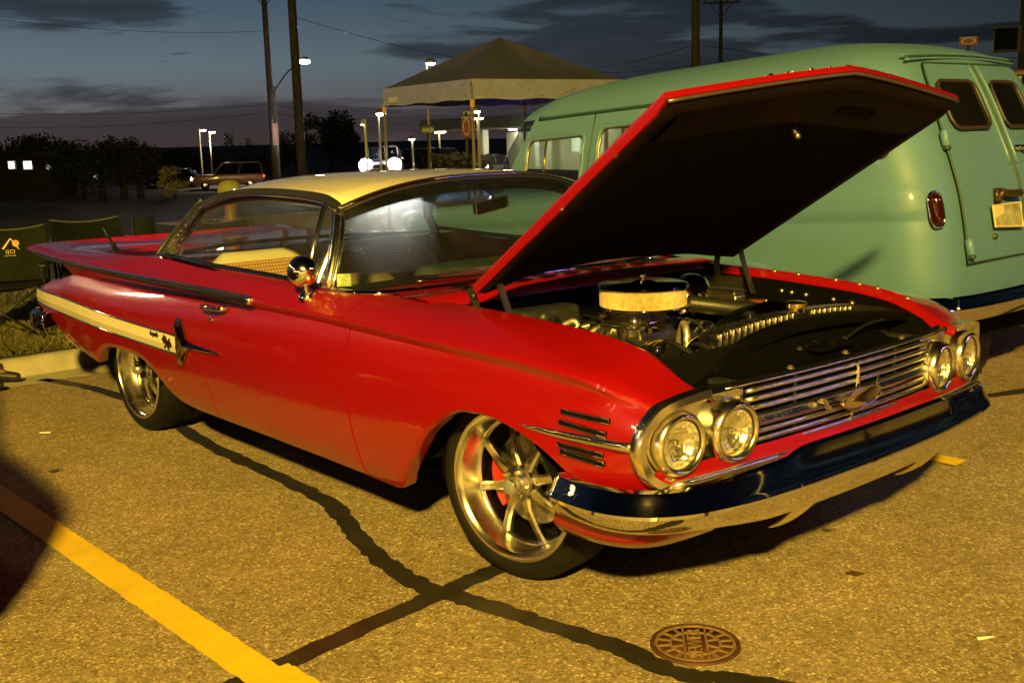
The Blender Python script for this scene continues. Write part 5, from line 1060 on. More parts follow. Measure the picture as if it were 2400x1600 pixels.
for nm_, e_ in (('street_lamp.001', 1500), ('street_lamp.003', 900), ('street_lamp.006', 700)):
    q = bpy.data.objects[nm_]; dv = [c for c in q.children if c.name.startswith('diffuser')][0]; z_ = max(v.co.z for v in dv.data.vertices); x_ = sum(v.co.x for v in dv.data.vertices)/len(dv.data.vertices); y_ = sum(v.co.y for v in dv.data.vertices)/len(dv.data.vertices)
    ld = bpy.data.lights.new('bulb', 'POINT'); ld.energy = e_; ld.color = (1, .82, .5); ld.shadow_soft_size = .25; lo = bpy.data.objects.new('bulb', ld); COL.objects.link(lo); lo.location = (x_, y_, z_-.5); lo.parent = q; lo.matrix_parent_inverse = Matrix.Translation(q.location).inverted()
# trees: trunk, limbs and a crown of leaf clumps
def tree(px, py_top, dist, w, label, kind=0, group='trees along the horizon', n=900, g=None, trunk=.25, col=None):
    a = at(px, py_top, dist); g = proj_z(a) if g is None else g; h = a.z-g; x, y = a.x, a.y; r = random.Random(int(px*7+dist))
    t = thing('conifer' if kind == 2 else 'tree' if kind != 1 else 'shrub', label, 'shrub' if kind == 1 else 'tree', (x, y, g), group)
    bark = mat('bark', (.03, .024, .018), .9, noise=(8, .3)); lm = mat('leaf_dark', (.012, .016, .008), .7, noise=(1.2, .4)) if not col else mat(col[0], col[1], .7, noise=(3, .3))
    tr = [rod((x, y, g), (x+.1, y, g+h*.55), trunk, 8, trunk*.5)]
    if kind != 1: tr += [rod((x+.05, y, g+h*(.2+.07*i)), (x+r.uniform(-1, 1)*w*.35, y+r.uniform(-1, 1)*w*.35, g+h*(.45+.08*i)), trunk*.3, 6, trunk*.12) for i in range(5)]
    mk('trunk', join(*tr), bark, t)
    v, f = [], []; cl = []
    nc = 16 if kind != 2 else 22
    for i in range(nc):
        if kind == 2:
            u = i/(nc-1); rr = w*.5*(1-u)*.8; an = r.uniform(0, 6.28); cl.append((V((x+rr*cos(an)*.6, y+rr*sin(an)*.6, g+h*(.15+.83*u))), max(.16, (1-u)*.22)*w))
        else:
            an = r.uniform(0, 6.28); u = r.random()**.5; zz = r.uniform(.32 if kind == 0 else .1, .88); k = sqrt(max(.05, 1-((zz-.55)/.5)**2)); cl.append((V((x+w*.36*u*k*cos(an), y+w*.36*u*k*sin(an), g+h*zz)), w*r.uniform(.10, .2)))
    ls = w*.024 if kind != 1 else w*.035
    for i in range(n):
        c, cr_ = r.choice(cl); d = V((r.gauss(0, 1), r.gauss(0, 1), r.gauss(0, .8))); d = d.normalized()*cr_*(r.random()**.4); p = c+d
        if p.z < g+.1 or p.z > g+h*1.02: continue
        e1 = V((r.gauss(0, 1), r.gauss(0, 1), r.gauss(0, 1))).normalized(); e2 = e1.cross(V((r.gauss(0, 1), r.gauss(0, 1), r.gauss(0, 1)))).normalized(); s = ls*r.uniform(.6, 1.5); k = len(v)
        v += [p-e1*s, p+e2*s*.5, p+e1*s, p-e2*s*.5]; f.append((k, k+1, k+2, k+3))
    mk('crown', (v, f), lm, t, smooth=False)
tree(770, 263, 120, 7.5, 'broad dark tree right of the two utility poles', n=4500)
tree(690, 308, 125, 5.5, 'dark tree just left of the broad one behind the poles', n=2600); tree(832, 318, 130, 7, 'low dark tree behind the bright headlights', n=900)
tree(535, 311, 110, 3.4, 'small conifer silhouette above the tan truck', 2, n=800); tree(582, 325, 115, 3, 'shorter conifer silhouette right of the small conifer', 2, n=700)
for px, py, w, lab in ((20, 330, 5.5, 'dark tree at the left frame edge'), (70, 322, 6, 'dark tree left of the lit house windows'), (125, 326, 6, 'dark tree over the lit house windows'), (175, 330, 5.5, 'dark tree in the middle of the left row'), (228, 322, 5, 'dark tree beside the gap in the left row'), (278, 318, 6, 'tall rounded dark tree right of the gap'), (318, 330, 5, 'dark tree at the right end of the tall left row'), (385, 352, 6, 'low bushy tree right of the tall left row'), (435, 358, 6, 'low tree under the pair of street lamps'), (478, 360, 6, 'low tree behind the hood of the tan truck'), (620, 362, 6, 'low tree behind the slim utility pole'), (585, 366, 6, 'low tree behind the tan truck roof')):
    tree(px, py-(8 if px < 90 else 0), 92 if px < 140 else 72 if px < 330 else 120, w*(.75 if 140 < px < 330 else 1), lab, n=2600)
tree(403, 389, 70, 2.3, 'round shrub with yellow light from below put into its leaf colour', 1, 'lit shrubs', 900, -1.55, .05, ('leaf_lit', (.34, .30, .05)))  # bright yellow leaf colour stands for the light on this shrub
tree(1085, 360, 48, 3.6, 'bushy shrub under the station canopy', 1, 'lit shrubs', 700, 0, .05, ('leaf_mid', (.10, .09, .03)))
# vehicles far off
a = at(535, 437, 84); small_car('pickup_suv', 'tan red sport utility vehicle with headlights on beyond the grass', 'car', (a.x, a.y, -1.62), -2.04, 5.2, 1.95, 1.85, 'suv', (.36, .15, .11), head=26, tail=5)
a = at(405, 436, 90); small_car('dark_sedan', 'black sedan in front of the lit round shrub', 'car', (a.x, a.y, -1.62), -2.25, 4.6, 1.8, 1.42, 'sedan', (.012, .012, .014), tail=3)
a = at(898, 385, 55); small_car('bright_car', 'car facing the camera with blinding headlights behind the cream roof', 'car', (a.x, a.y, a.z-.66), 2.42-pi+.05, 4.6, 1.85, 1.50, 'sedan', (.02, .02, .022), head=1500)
for o in [o for o in bpy.data.objects if o.name.startswith('headlight') and o.parent and o.parent.name.startswith('bright_car')]:  # lamp discs enlarged so their shape stands for the glare
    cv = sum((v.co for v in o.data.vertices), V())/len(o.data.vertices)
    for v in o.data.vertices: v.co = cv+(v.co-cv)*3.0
a = at(1040, 400, 62); small_car('black_suv', 'black sport utility vehicle with a slim lit headlamp under the tent', 'car', (a.x, a.y, -.78), .31, 4.9, 1.95, 1.78, 'suv', (.008, .008, .009), head=16)
a = at(1118, 388, 72); small_car('silver_car', 'pale sedan with red tail lights under the tent', 'car', (a.x, a.y, a.z-.85), 2.42+.6, 4.5, 1.8, 1.42, 'sedan', (.45, .43, .40), tail=12)
a = at(1160, 386, 70); small_car('grey_hatchback', 'grey car between the pale sedan and the wagon', 'car', (a.x, a.y, a.z-.85), 2.42-.9, 4.4, 1.8, 1.48, 'sedan', (.10, .10, .10), head=4)
a = at(2440, 300, 16); small_car('yellow_truck', 'yellow truck showing behind the wagon at right edge', 'truck', (a.x-1, a.y+2.2, 0), 2.42+.9, 5.2, 2.0, 2.25, 'suv', (.62, .36, .02))
# bright car light falling on the red car's glass
for s in (-1, 1):
    c = at(898+31*s, 385, 52.2); ld = bpy.data.lights.new('beam', 'SPOT'); ld.energy = 7500; ld.color = (1, .96, .92); ld.spot_size = radians(5); ld.spot_blend = .6; ld.shadow_soft_size = .07
    lo = bpy.data.objects.new('beam', ld); COL.objects.link(lo); lo.matrix_world = Matrix.Translation(c) @ (V((-1.9, .2, 1.26))-c).to_track_quat('-Z', 'Y').to_matrix().to_4x4()
    q = [o for o in bpy.data.objects if o.name.startswith('bright_car')][0]; lo.parent = q; lo.matrix_parent_inverse = (Matrix.Translation(q.location) @ q.rotation_euler.to_matrix().to_4x4()).inverted()
# house with lit windows on the far left
def house():
    c = at(110, 420, 80); t = thing('house', 'dark low house with two lit windows at far left', 'house', (c.x, c.y, -1.6)); d = V((AR.x, AR.y, 0)).normalized(); e = V((-d.y, d.x, 0)); R = Matrix.Rotation(math.atan2(d.y, d.x), 3, 'Z'); b = V((c.x, c.y, -1.6))
    wm = mat('house_wall', (.015, .013, .012), .9, noise=(2, .2)); mk('wall', box(b+V((0, 0, 1.15)), (6.4, 4, 2.3), R), wm, t, smooth=False)
    mk('roof', extrude([b+d*k+e*-2.4+V((0, 0, z)) for k, z in ((-3.5, 2.2), (0, 3.0), (3.5, 2.2))], e*4.8), mat('house_roof', (.006, .006, .006), .9), t, smooth=False)
    for px, w, h in ((28, .38, .45), (66, .52, .5)):
        q = at(px, 387, 77.9); fr = mk('window', box(V((q.x, q.y, q.z)), (w+.12, .12, h+.12), R), mat('window_frame_white', (.3, .3, .28), .7), t, smooth=False); mk('pane', box(V((q.x, q.y, q.z))-e*.08, (w, .04, h), R), warm('lit_window', (.95, .95, .85), 1.6), fr, local=True, smooth=False)
    for px in (114, 222):
        q = at(px, 392 if px < 200 else 415, 76); mk('porch_lamp', ball(q, .16, 6), warm('porch_glow', (.7, .75, .7), .5), t)
house()
# filling station
def station():
    o = at(1000, 330, 72); c0 = at(985, 330, 72); c1 = at(1300, 318, 60); z0, z1 = 1.75, 2.75
    t = thing('filling_station', 'filling station with a flat green edged canopy and bright shop wall', 'building', (c1.x, c1.y, 0))
    d = V((c1.x-c0.x, c1.y-c0.y, 0)).normalized(); e = V((-d.y, d.x, 0)); e = e if e.dot(V((AF.x, AF.y, 0))) > 0 else -e
    A, B = V((c0.x, c0.y, 0)), V((c1.x, c1.y, 0))+d*10; Ln = (B-A).length; R = Matrix.Rotation(math.atan2(d.y, d.x), 3, 'Z')
    mk('canopy', box((A+B)/2+e*4+V((0, 0, 2.35)), (Ln, 8, .75), R), mat('canopy_green', (.075, .09, .07), .5, noise=(.5, .1)), t, smooth=False)
    mk('fascia_band', box((A+B)/2-e*.05+V((0, 0, 2.02)), (Ln, .12, .10), R), mat('fascia_cream', (.6, .6, .5), .6), t, smooth=False)
    wallm = mat('shop_wall', (.62, .60, .42), .8, noise=(2, .1))
    for k in (.18, .42, .66): mk('column', box(A.lerp(B, k)+e*2+V((0, 0, .9)), (.4, .4, 2.2), R), mat('column_white', (.7, .7, .66), .7), t, smooth=False)
    w0, w1 = at(1193, 350, 70), at(1480, 350, 58); w0, w1 = V((w0.x, w0.y, 0)), V((w1.x, w1.y, 0)); dw = (w1-w0).normalized()
    mk('shop_wall', box((w0+w1)/2+V((0, 0, .7)), ((w1-w0).length, .3, 2.2), Matrix.Rotation(math.atan2(dw.y, dw.x), 3, 'Z')), wallm, t, smooth=False)
    ew = V((-dw.y, dw.x, 0)); ew = ew if ew.dot(V((AF.x, AF.y, 0))) < 0 else -ew
    for k in (.62, .70, .78): 
        fr = mk('shop_window', box(w0.lerp(w1, k)+ew*.17+V((0, 0, 1.0)), (1.0, .06, .9), Matrix.Rotation(math.atan2(dw.y, dw.x), 3, 'Z')), MATS['column_white'], t, smooth=False)
        mk('pane', box(w0.lerp(w1, k)+ew*.21+V((0, 0, 1.0)), (.86, .03, .76), Matrix.Rotation(math.atan2(dw.y, dw.x), 3, 'Z')), warm('shop_pane', (.75, .95, .70), .7), fr, local=True, smooth=False)
    for k in (.25, .45, .6, .75):
        p = A.lerp(B, k)+e*3+V((0, 0, 1.95)); mk('canopy_lamp', lathe([(.25, .02), (.25, -.03), (0, -.04)], p, n=12), glow_w, t)
    for k in (.35, .75):
        ld = bpy.data.lights.new('canopy_light', 'POINT'); ld.energy = 420; ld.color = (1, .93, .68); ld.shadow_soft_size = .3; lo = bpy.data.objects.new('canopy_light', ld); COL.objects.link(lo); lo.location = w0.lerp(w1, k)+ew*2.4+V((0, 0, 1.8)); lo.parent = t; lo.matrix_parent_inverse = Matrix.Translation(t.location).inverted()
station()
# pop-up tent
def tent():
    N = at(1105, 182, 17.6); Z = 2.42; N = V((N.x, N.y, 0))
    best = min((abs((V((at(900, 217, d).x, at(900, 217, d).y, 0))-N).length-3.0), d) for d in [17.6+.05*i for i in range(80)]); Lp = at(900, 217, best[1]); L_ = V((Lp.x, Lp.y, 0))
    u = (L_-N).normalized(); v = V((-u.y, u.x, 0)); v = v if v.dot(V((AF.x, AF.y, 0))) > 0 else -v
    C4 = [N, N+u*3, N+u*3+v*3, N+v*3]; g = .0; pk = N+u*1.5+v*1.5+V((0, 0, Z+.80))
    t = thing('canopy_tent', 'grey brown pop-up canopy tent with a peaked roof', 'tent', (pk.x, pk.y, 0)); fab = mat('tent_fabric', (.060, .066, .14), .85, 0, noise=(3, .15), bump=(6, .25, .03))
    for k in range(4):
        a, b = C4[k]+V((0, 0, Z)), C4[(k+1) % 4]+V((0, 0, Z)); rows = [[a.lerp(b, i/10).lerp(pk, j/8)-V((0, 0, .10*sin(pi*i/10)*sin(pi*j/8))) for j in range(9)] for i in range(11)]
        mk('roof_panel', grid(rows), fab, t)
        rows = []
        out = ((a+b)/2-pk); out.z = 0; out.normalize(); rr = random.Random(k)
        for i in range(25): q = a.lerp(b, i/24); j = .015*sin(i*1.9+k)+.01*rr.uniform(-1, 1); rows.append([q+V((0, 0, .01)), q+out*(.02+j)-V((0, 0, .10)), q+out*(.01-j)-V((0, 0, .21)), q+out*(.015+j)-V((0, 0, .30+.012*sin(i*.8)))])
        mk('valance', grid(rows), mat('valance_fabric', (.25, .27, .46), .8, 0, noise=(4, .15), bump=(9, .3, .03)), t)
        c = C4[k]; lg = mk('leg', box((c.x, c.y, Z/2-.1), (.035, .035, Z)), mat('tent_leg', (.30, .26, .20), .5, .5), t, smooth=False)
        mk('corner_bracket', box((c.x, c.y, Z-.36), (.05, .05, .12)), mat('bracket_yellow', (.6, .42, .1), .5), lg, local=True, smooth=False)
        mk('truss', join(*[rod(C4[k].lerp(C4[(k+1) % 4], i/4)+V((0, 0, Z-(.05 if i % 2 else .30))), C4[k].lerp(C4[(k+1) % 4], (i+1)/4)+V((0, 0, Z-(.30 if i % 2 else .05))), .012, 6) for i in range(4)]), MATS['tent_leg'], t)
    lf = C4[1]; q = lf.lerp(N, .14)-v*.035+V((0, 0, Z-.20)); mk('badge', box(q, (.34, .006, .09), Matrix.Rotation(math.atan2(u.y, u.x), 3, 'Z')), mat('badge_print', (.55, .52, .50), .4, noise=(30, .5)), t, smooth=False)
    # blue LED strip lamp hanging under the frame
    lp_ = mk('led_strip', rod(C4[3]+V((0, 0, Z-.12)), C4[2]+V((0, 0, Z-.12)), .015, 8), warm('led_blue', (.25, .08, 1), 4), t)
tent()
# signs
def post_sign(px, py, dist, w, h, label, kind, pole_to=None):
    c = at(px, py, dist); g = proj_z(c); t = thing('street_sign', label, 'sign', (c.x, c.y, g)); f_ = V((CP[0]-c.x, CP[1]-c.y, 0)).normalized(); rx = V((0, 0, 1)).cross(f_); Rm = Matrix.Rotation(math.atan2(rx.y, rx.x), 3, 'Z')
    mk('post', rod((c.x-f_.x*.06, c.y-f_.y*.06, g), (c.x-f_.x*.06, c.y-f_.y*.06, c.z+h*.7), .035, 8), mat('sign_post', (.09, .085, .07), .6, .5), t)
    if kind == 'oneway':
        mk('plate', box(c, (w, .02, h), Rm), mat('sign_black', (.012, .012, .012), .5), t, smooth=False, bevel=.01)
        wm = mat('sign_white', (.45, .45, .42), .6); A = lambda x, z: c+f_*.013+rx*(x*w)+V((0, 0, z*h))
        mk('arrow', extrude([A(-.42, -.20), A(.20, -.20), A(.20, -.40), A(.46, 0), A(.20, .40), A(.20, .20), A(-.42, .20)], f_*.003), wm, t, smooth=False)
        text('lettering', 'ONE WAY', h*.30, MATS['sign_black'], basis(A(-.10, 0)+f_*.004, rx, (0, 0, 1)), t, .001)
        mk('border', tube([A(-.47, -.43), A(.47, -.43), A(.47, .43), A(-.47, .43)], h*.02, 4, close=True), wm, t, smooth=False)
    else:
        mk('banner', box(c, (w, .02, h), Rm), mat('banner_red', (.16, .02, .025), .6), t, smooth=False); A = lambda x, z: c+f_*.013+rx*(x*w)+V((0, 0, z*h)); wm = mat('banner_white', (.30, .26, .26), .6)
        mk('banner_print', join(extrude([A(.42*cos(i*pi/10), .42*sin(i*pi/10)) for i in range(20)], f_*.002), extrude([A(-.46, .40), A(.46, .40), A(.46, .49), A(-.46, .49)], f_*.002)), wm, t, smooth=False)
        mk('banner_emblem', extrude([A(.28*cos(i*pi/10), .33*sin(i*pi/10)) for i in range(20)], f_*.004), MATS['banner_red'], t, smooth=False)
    return t
post_sign(1003, 305, 34, .40, .24, 'black one way sign with a white arrow on a post left of the tent post', 'oneway')
post_sign(1093, 298, 30, .24, .55, 'red and white oval banner on the pole beside the near tent post', 'banner')
post_sign(1094, 265, 30.2, .24, .15, 'small black one way sign above the red oval banner', 'oneway')
c = at(646, 315, 60); t = post_sign(646, 315, 61, .30, 1.15, 'pale pink vertical banner on the slim utility pole', 'banner'); 
for ch in t.children:
    if ch.name.startswith('banner') : ch.data.materials[0] = mat('banner_pink', (.42, .22, .22), .7) if not ch.name.startswith('banner_emblem') else mat('banner_rose', (.5, .3, .28), .7)
post_sign(2270, 97, 30, .42, .20, 'pink board sign peeking over the wagon roof', 'banner')
def dark_block():
    c = at(2380, 200, 60); t = thing('tall_building', 'dark building with one window at the right frame edge', 'building', (c.x, c.y, 0)); R = Matrix.Rotation(.4, 3, 'Z')
    mk('wall', box((c.x+2.4, c.y+3.5, 5), (7, 7, 10.5), R), mat('block_wall', (.035, .033, .032), .9, noise=(.8, .2)), t, smooth=False)
    q = at(2362, 92, 54); w = mk('window', box((q.x, q.y, q.z), (1.1, .3, 1.1), R), mat('block_frame', (.012, .012, .013), .6), t, smooth=False); mk('pane', box((q.x, q.y-.16, q.z), (.9, .06, .9), R), dark_glass, w, local=True, smooth=False)
dark_block()

# ------------------------------------------------------------------ grass by the kerb
def grass():
    r = random.Random(3); v, f = [], []
    for i in range(26000):
        x = -5.27-abs(r.gauss(0, 1.6)); y = r.uniform(-2.2, 2.6)
        if x < -10: continue
        z = .11; h = r.uniform(.03, .085); a = r.uniform(0, 6.28); d = V((cos(a), sin(a), 0)); l = V((r.gauss(0, .03), r.gauss(0, .03), 0)); k = len(v); p = V((x, y, z))
        v += [p-d*.004, p+d*.004, p+l*.5+V((0, 0, h*.7))+d*.002, p+l+V((0, 0, h))]; f.append((k, k+1, k+2, k+3))
    o = mk('grass', (v, f), mat('grass_blade', (.095, .085, .02), .7, noise=(2, .45)), smooth=False); o['kind'] = 'stuff'
grass()
# ------------------------------------------------------------------ camp chairs, bag
def camp_chair(loc, rot, label, fabric, logo=False, h=.90):
    t = thing('camp_chair', label, 'chair', loc, None, rot); fm = mat('frame_black', (.015, .015, .016), .4, .3)
    def put(nm, vf, m_, **k): return mk(nm, vf, m_, t, local=True, **k)
    w = .28
    for s in (-1, 1):
        put('back_post', rod((-.20, s*w, .0), (-.36, s*w, h), .012), fm); put('front_leg', rod((.24, s*w, 0), (-.14, s*w, .55), .012), fm); put('arm_post', rod((-.22, s*w, .02), (.22, s*(w+.02), .56), .011), fm)
        put('armrest', box((.0, s*(w+.03), .57), (.46, .06, .03)), fm, bevel=.012); put('cross_brace', rod((.22, s*w, .03), (.22, -s*w, .42), .009), fm)
    rows = [[V((-.22-.16*(z-.38)/.52-.045*(1-(y/w)**2), y, z-(.035*(1-(abs(y)/w)**2) if z > h-.1 else 0))) for y in lin(-w-.01, w+.01, 11)] for z in lin(.38, h, 8)]
    bk = put('back_fabric', grid(rows), fabric, solid=.006)
    rows = [[V((x, y, .42-.05*(1-(y/w)**2)*(1-((x-.0)/.25)**2))) for y in lin(-w, w, 9)] for x in lin(-.24, .24, 8)]
    put('seat_fabric', grid(rows), fabric, solid=.006)
    put('hem', tube([r + V((0, 0, .004)) for r in [V((-.22-.16*(h-.38)/.52-.045*(1-(y/w)**2), y, h-.035*(1-(abs(y)/w)**2))) for y in lin(-w, w, 11)]], .009, 6), mat('hem_grey', (.05, .048, .035), .8))
    if logo:
        X = lambda y, z: (lambda z: V((-.22-.16*(z-.38)/.52-.045*(1-(y/w)**2)+.012, y, z)))(z-.07); om, cmn = mat('logo_orange', (.62, .26, .02), .7), mat('logo_cream', (.55, .45, .2), .7)
        put('logo_sun', extrude([X(.055+.026*cos(i*pi/8), .775+.026*sin(i*pi/8)) for i in range(16)], V((.002, 0, 0))), om, smooth=False)
        put('logo_peak', join(extrude([X(-.05, .735), X(.012, .815), X(.022, .815), X(-.030, .735)], V((.003, 0, 0))), extrude([X(.012, .815), X(.022, .815), X(.085, .725), X(.070, .735)], V((.003, 0, 0)))), cmn, smooth=False)
        text('lettering', 'GCI', .042, cmn, basis(X(.012, .712)+V((.002, 0, 0)), (0, 1, 0), (-.3, 0, 1)), bk, .001)
        text('lettering', 'OUTDOOR', .016, cmn, basis(X(.012, .682)+V((.002, 0, 0)), (0, 1, 0), (-.3, 0, 1)), bk, .001)
    return t
green = mat('green_canvas', (.010, .012, .009), .9, 0, noise=(6, .3), bump=(14, .5, .01), spec=.08); dgreen = mat('dark_green_canvas', (.005, .008, .005), .9, 0, noise=(6, .3), bump=(14, .5, .01), spec=.08)
camp_chair((-6.05, -.60, .11), -.45, 'grey green camp chair with a printed mountain logo on its back', green, True, .84)
camp_chair((-6.35, .22, .11), -.2, 'dark green camp chair beside the one with the printed logo', dgreen, False, .84)
def bag():
    c = V((-6.95, .90, .11)); t = thing('folding_stool', 'small green canvas folding seat on the grass behind the fin', 'chair', c)
    mk('canvas', grid([[c+V((0, y, z)) for z in lin(.45, .80, 5)] for y in lin(-.08, .10, 4)]), green, t, solid=.02)
    for y in (-.09, .11): mk('leg', rod(c+V((0, y, 0)), c+V((0, y, .82)), .010), MATS['frame_black'], t)
    mk('strap', tube(cr([c+V((.1, -.20, .66)), c+V((.12, -.16, .60)), c+V((.10, -.13, .50)), c+V((.05, -.09, .42))], 5), .012, 6), mat('strap_yellow', (.60, .42, .02), .7), t)
bag()
# ------------------------------------------------------------------ people
def skin_mesh(name, nodes, edges, mt, parent, root=0, sub=2, part=None):
    me = bpy.data.meshes.new(name); me.from_pydata([n[0] for n in nodes], edges, []); me.materials.append(mt)
    o = bpy.data.objects.new(name, me); COL.objects.link(o); 
    md = o.modifiers.new('skin', 'SKIN'); md.use_smooth_shade = True
    for i, n in enumerate(nodes): 
        sv = me.skin_vertices[0].data[i]; sv.radius = (n[1], n[2] if len(n) > 2 else n[1]); sv.use_root = (i == root)
    s = o.modifiers.new('sub', 'SUBSURF'); s.levels = s.render_levels = sub
    dg = bpy.context.evaluated_depsgraph_get(); dg.update(); me2 = bpy.data.meshes.new_from_object(o.evaluated_get(dg)); o.modifiers.clear(); o.data = me2
    me2.polygons.foreach_set('use_smooth', [True]*len(me2.polygons)); bpy.data.meshes.remove(me); me2.name = name
    if parent is not None: o.parent = parent
    return o
def person(label, loc, rot, sit, shirt, trousers, cap=None, hair=(.03, .02, .015)):
    t = thing('person', label, 'person', loc, None, rot); sk = mat('skin', (.17, .085, .055), .55, noise=(9, .08)); P = []; E = []
    hip = .25 if sit else .95; kx = .42 if sit else .03; lean = -.10 if sit else 0
    def node(p, *r): P.append((p,)+r); return len(P)-1
    pel = node((0, 0, hip), .14, .11); wa = node((lean*.4, 0, hip+.16), .13, .10); ch = node((lean*.8, 0, hip+.36), .16, .115); ne0 = node((lean, 0, hip+.50), .07); ne = node((lean+.01, 0, hip+.57), .052); hd0 = node((lean+.03, 0, hip+.64), .066, .075); hd = node((lean+.035, 0, hip+.72), .080, .092); ht = node((lean+.02, 0, hip+.79), .062, .075)
    E += [(pel, wa), (wa, ch), (ch, ne0), (ne0, ne), (ne, hd0), (hd0, hd), (hd, ht)]
    feet = []
    for s in (-1, 1):
        sh = node((lean*.9, s*.17, hip+.45), .062); el = node((lean+.06, s*.25, hip+.19), .046); wr = node((lean+(.30 if sit else .10), s*(.23 if sit else .26), hip+(.13 if sit else -.04)), .030); ha = node((lean+(.38 if sit else .13), s*(.22 if sit else .26), hip+(.12 if sit else -.13)), .038, .022)
        E += [(ch, sh), (sh, el), (el, wr), (wr, ha)]
        for k in range(4): fg = node((P[ha][0][0]+(.08 if sit else .02)-.005*abs(k-1.3), P[ha][0][1]+s*(-.03+.02*k), P[ha][0][2]-(.02 if sit else .085)), .009); E.append((ha, fg))
        th = node((P[ha][0][0]+.03, P[ha][0][1]-s*.045, P[ha][0][2]-.03), .010); E.append((ha, th))
        h_ = node((.0, s*.10, hip-.04), .095); kn = node((kx, s*.12, hip-.02 if sit else .50), .062); an = node((kx+(.05 if sit else -.02), s*.12, .09), .040); fo = node((kx+(.20 if sit else .13), s*.13, .035), .035, .028)
        E += [(pel, h_), (h_, kn), (kn, an), (an, fo)]; feet.append((kn, an, fo, h_, sh, el))
    bd = skin_mesh('body', P, E, sk, t)
    sg = 1.16; N_ = [P[pel], P[wa], P[ch], P[ne0]]; N_ = [(n[0],)+tuple(x*sg+.012 for x in n[1:]) for n in N_]; Ed = [(0, 1), (1, 2), (2, 3)]
    for kn, an, fo, h_, sh, el in feet: N_.append((P[sh][0], P[sh][1]*1.25+.01)); N_.append((tuple(V(P[sh][0]).lerp(V(P[el][0]), .9)), .065)); k = len(N_); Ed += [(2, k-2), (k-2, k-1)]
    skin_mesh('shirt', N_, Ed, shirt, t)
    N_ = [((0, 0, hip+.05), .16, .135), ((0, 0, hip-.01), .155, .13)]; Ed = [(0, 1)]
    for kn, an, fo, h_, sh, el in feet: k = len(N_); N_ += [(P[h_][0], .112), (P[kn][0], .082), (tuple(V(P[kn][0]).lerp(V(P[an][0]), .86)), .064)]; Ed += [(1, k), (k, k+1), (k+1, k+2)]
    skin_mesh('trousers', N_, Ed, trousers, t)
    for kn, an, fo, h_, sh, el in feet:
        A, F = V(P[an][0]), V(P[fo][0]); d = (F-A); d.z = 0; d.normalize()
        sh_ = skin_mesh('shoe', [((A.x-.03, A.y, .055), .044), ((A.x+.05, A.y, .05), .045, .04), ((F.x+.02, F.y, .034), .042, .030), ((F.x+.07, F.y, .03), .032, .024)], [(0, 1), (1, 2), (2, 3)], mat('shoe_black', (.02, .018, .018), .5), t)
        for k in range(3): mk('shoe_stripe', lathe([(.049, -.011), (.053, 0), (.049, .011)], (A.x+.005+.012*(2-k), A.y, .085+.036*k), (.35, 0, 1), 16), mat('stripe_cream', (.60, .50, .30), .7), sh_, local=True)
    hp = V(P[hd][0])
    mk('hair', ball(hp+V((-.022, 0, .028)), .098, 8, (1, .90, 1)), mat('hair_dark', hair, .7), t, local=True)
    for s in (-1, 1): mk('eye', ball(hp+V((.082, s*.032, .0)), .013, 6), mat('eye_dark', (.05, .04, .03), .2), t, local=True); mk('ear', ball(hp+V((.0, s*.084, -.005)), .028, 6, (.7, .4, 1.1)), sk, t, local=True)
    mk('nose', ball(hp+V((.098, 0, -.025)), .018, 6, (1, .7, 1.3)), sk, t, local=True); mk('mouth', ball(hp+V((.083, 0, -.068)), .020, 6, (.4, 1.1, .3)), mat('lip', (.30, .10, .08), .5), t, local=True)
    if cap: 
        cp_ = mk('cap', lathe([(.106, .0), (.108, .03), (.098, .065), (.066, .095), (.02, .106), (0, .107)], hp+V((-.012, 0, .045)), (-.08, 0, 1), 24), cap, t, local=True)
        mk('brim', grid([[hp+V((.06+.13*k, y*(1-.25*k), .050-.012*k-.06*y*y*8)) for k in (0, .5, 1)] for y in lin(-.085, .085, 8)]), cap, cp_, local=True, solid=.004)
    return t
maroon = mat('maroon_cloth', (.035, .012, .012), .85, noise=(8, .2)); 
a = at(535, 428, 10.4)
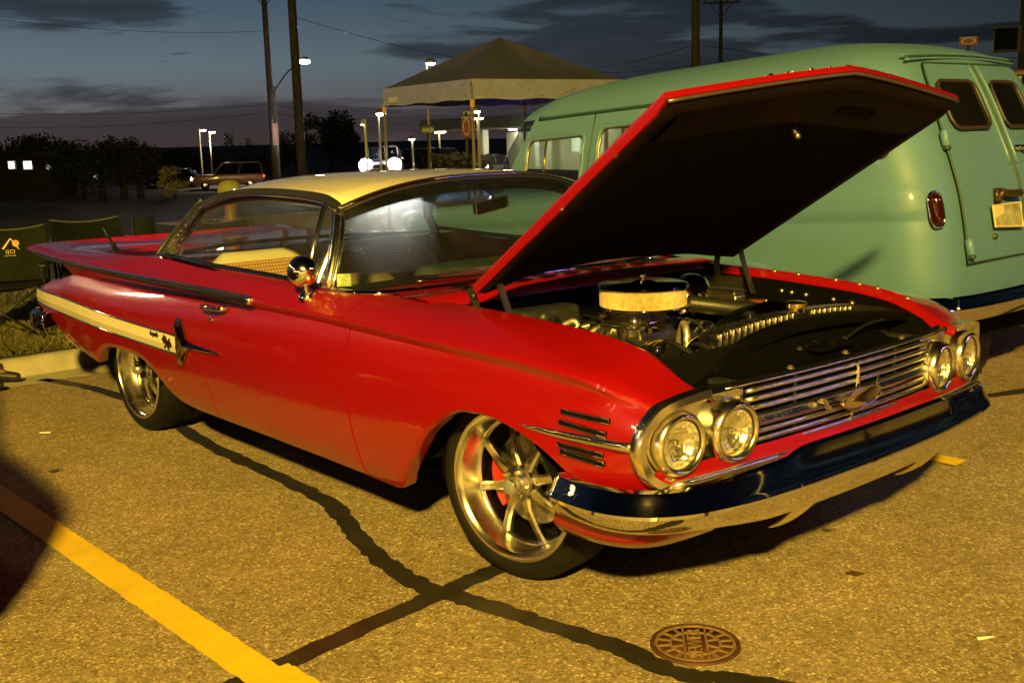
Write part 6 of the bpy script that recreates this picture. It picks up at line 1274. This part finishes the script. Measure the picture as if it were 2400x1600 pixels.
person('person in a yellow cap seated behind the cream roof', (a.x+.05, a.y+.02, .10), 2.2, True, mat('brown_shirt', (.018, .012, .010), .8, noise=(8, .15)), mat('denim', (.03, .04, .07), .85, noise=(20, .2)), mat('yellow_cap', (.15, .15, .035), .7, noise=(10, .1)))
camp_chair((a.x-.02, a.y+.02, .09), 2.2, 'camp chair under the seated person in the yellow cap', dgreen, False, .80)
person('person in dark clothes and striped shoes seated at the left frame edge', (-5.18, -1.53, .02), .857, True, maroon, maroon)
camp_chair((-5.2, -1.55, .02), .857, 'camp chair under the seated person with striped shoes', dgreen, False, .74)

def led_bar():
    c = V((3.8, 3.95, 3.0)); t = thing('led_light_bar', 'purple LED light bar on a slim stand right of the red car', 'lamp', (c.x, c.y, 0)); d = V((1.2, -1.65, .6)).normalized()
    mk('stand', join(rod((c.x, c.y, 0), (c.x, c.y, 2.97), .02, 8), *[rod((c.x, c.y, .45), (c.x+.4*cos(a), c.y+.4*sin(a), 0), .012) for a in (0, 2.1, 4.2)]), matblack, t); mk('housing', tube([c-d*1.0+V((0, 0, .03)), c+d*1.0+V((0, 0, .03))], .03, 8), matblack, t)
    mk('tube', tube([c-d*.98, c+d*.98], .045, 10), warm('led_purple', (.46, .28, 1.0), 32), t)
led_bar()

# across the aisle, outside the frame: a lit shop added so its windows mirror in the paint
def shop():
    t = thing('added_shop_front', 'added low shop with lit windows for reflections, far behind the photographer', 'building', (-6, -24, 0)); wm = mat('shop_brick', (.22, .14, .09), .9, noise=(3, .2), bump=(8, .3))
    mk('wall', box((-6, -25, 2.4), (40, 2, 4.8)), wm, t, smooth=False); mk('parapet', box((-6, -24.9, 4.95), (40.4, 2.3, .3)), mat('parapet_grey', (.2, .2, .2), .8), t, smooth=False)
    for i, x in enumerate((-22, -17.5, -13, -6.5, -2, 2.5, 9)):
        f = mk('window', box((x, -23.96, 1.6), (2.7, .1, 2.1)), matblack, t, smooth=False); mk('pane', box((x, -23.9, 1.6), (2.5, .04, 1.9)), warm('added_shop_light', (1, .93, .80), 3.2), f, local=True, smooth=False)
shop()
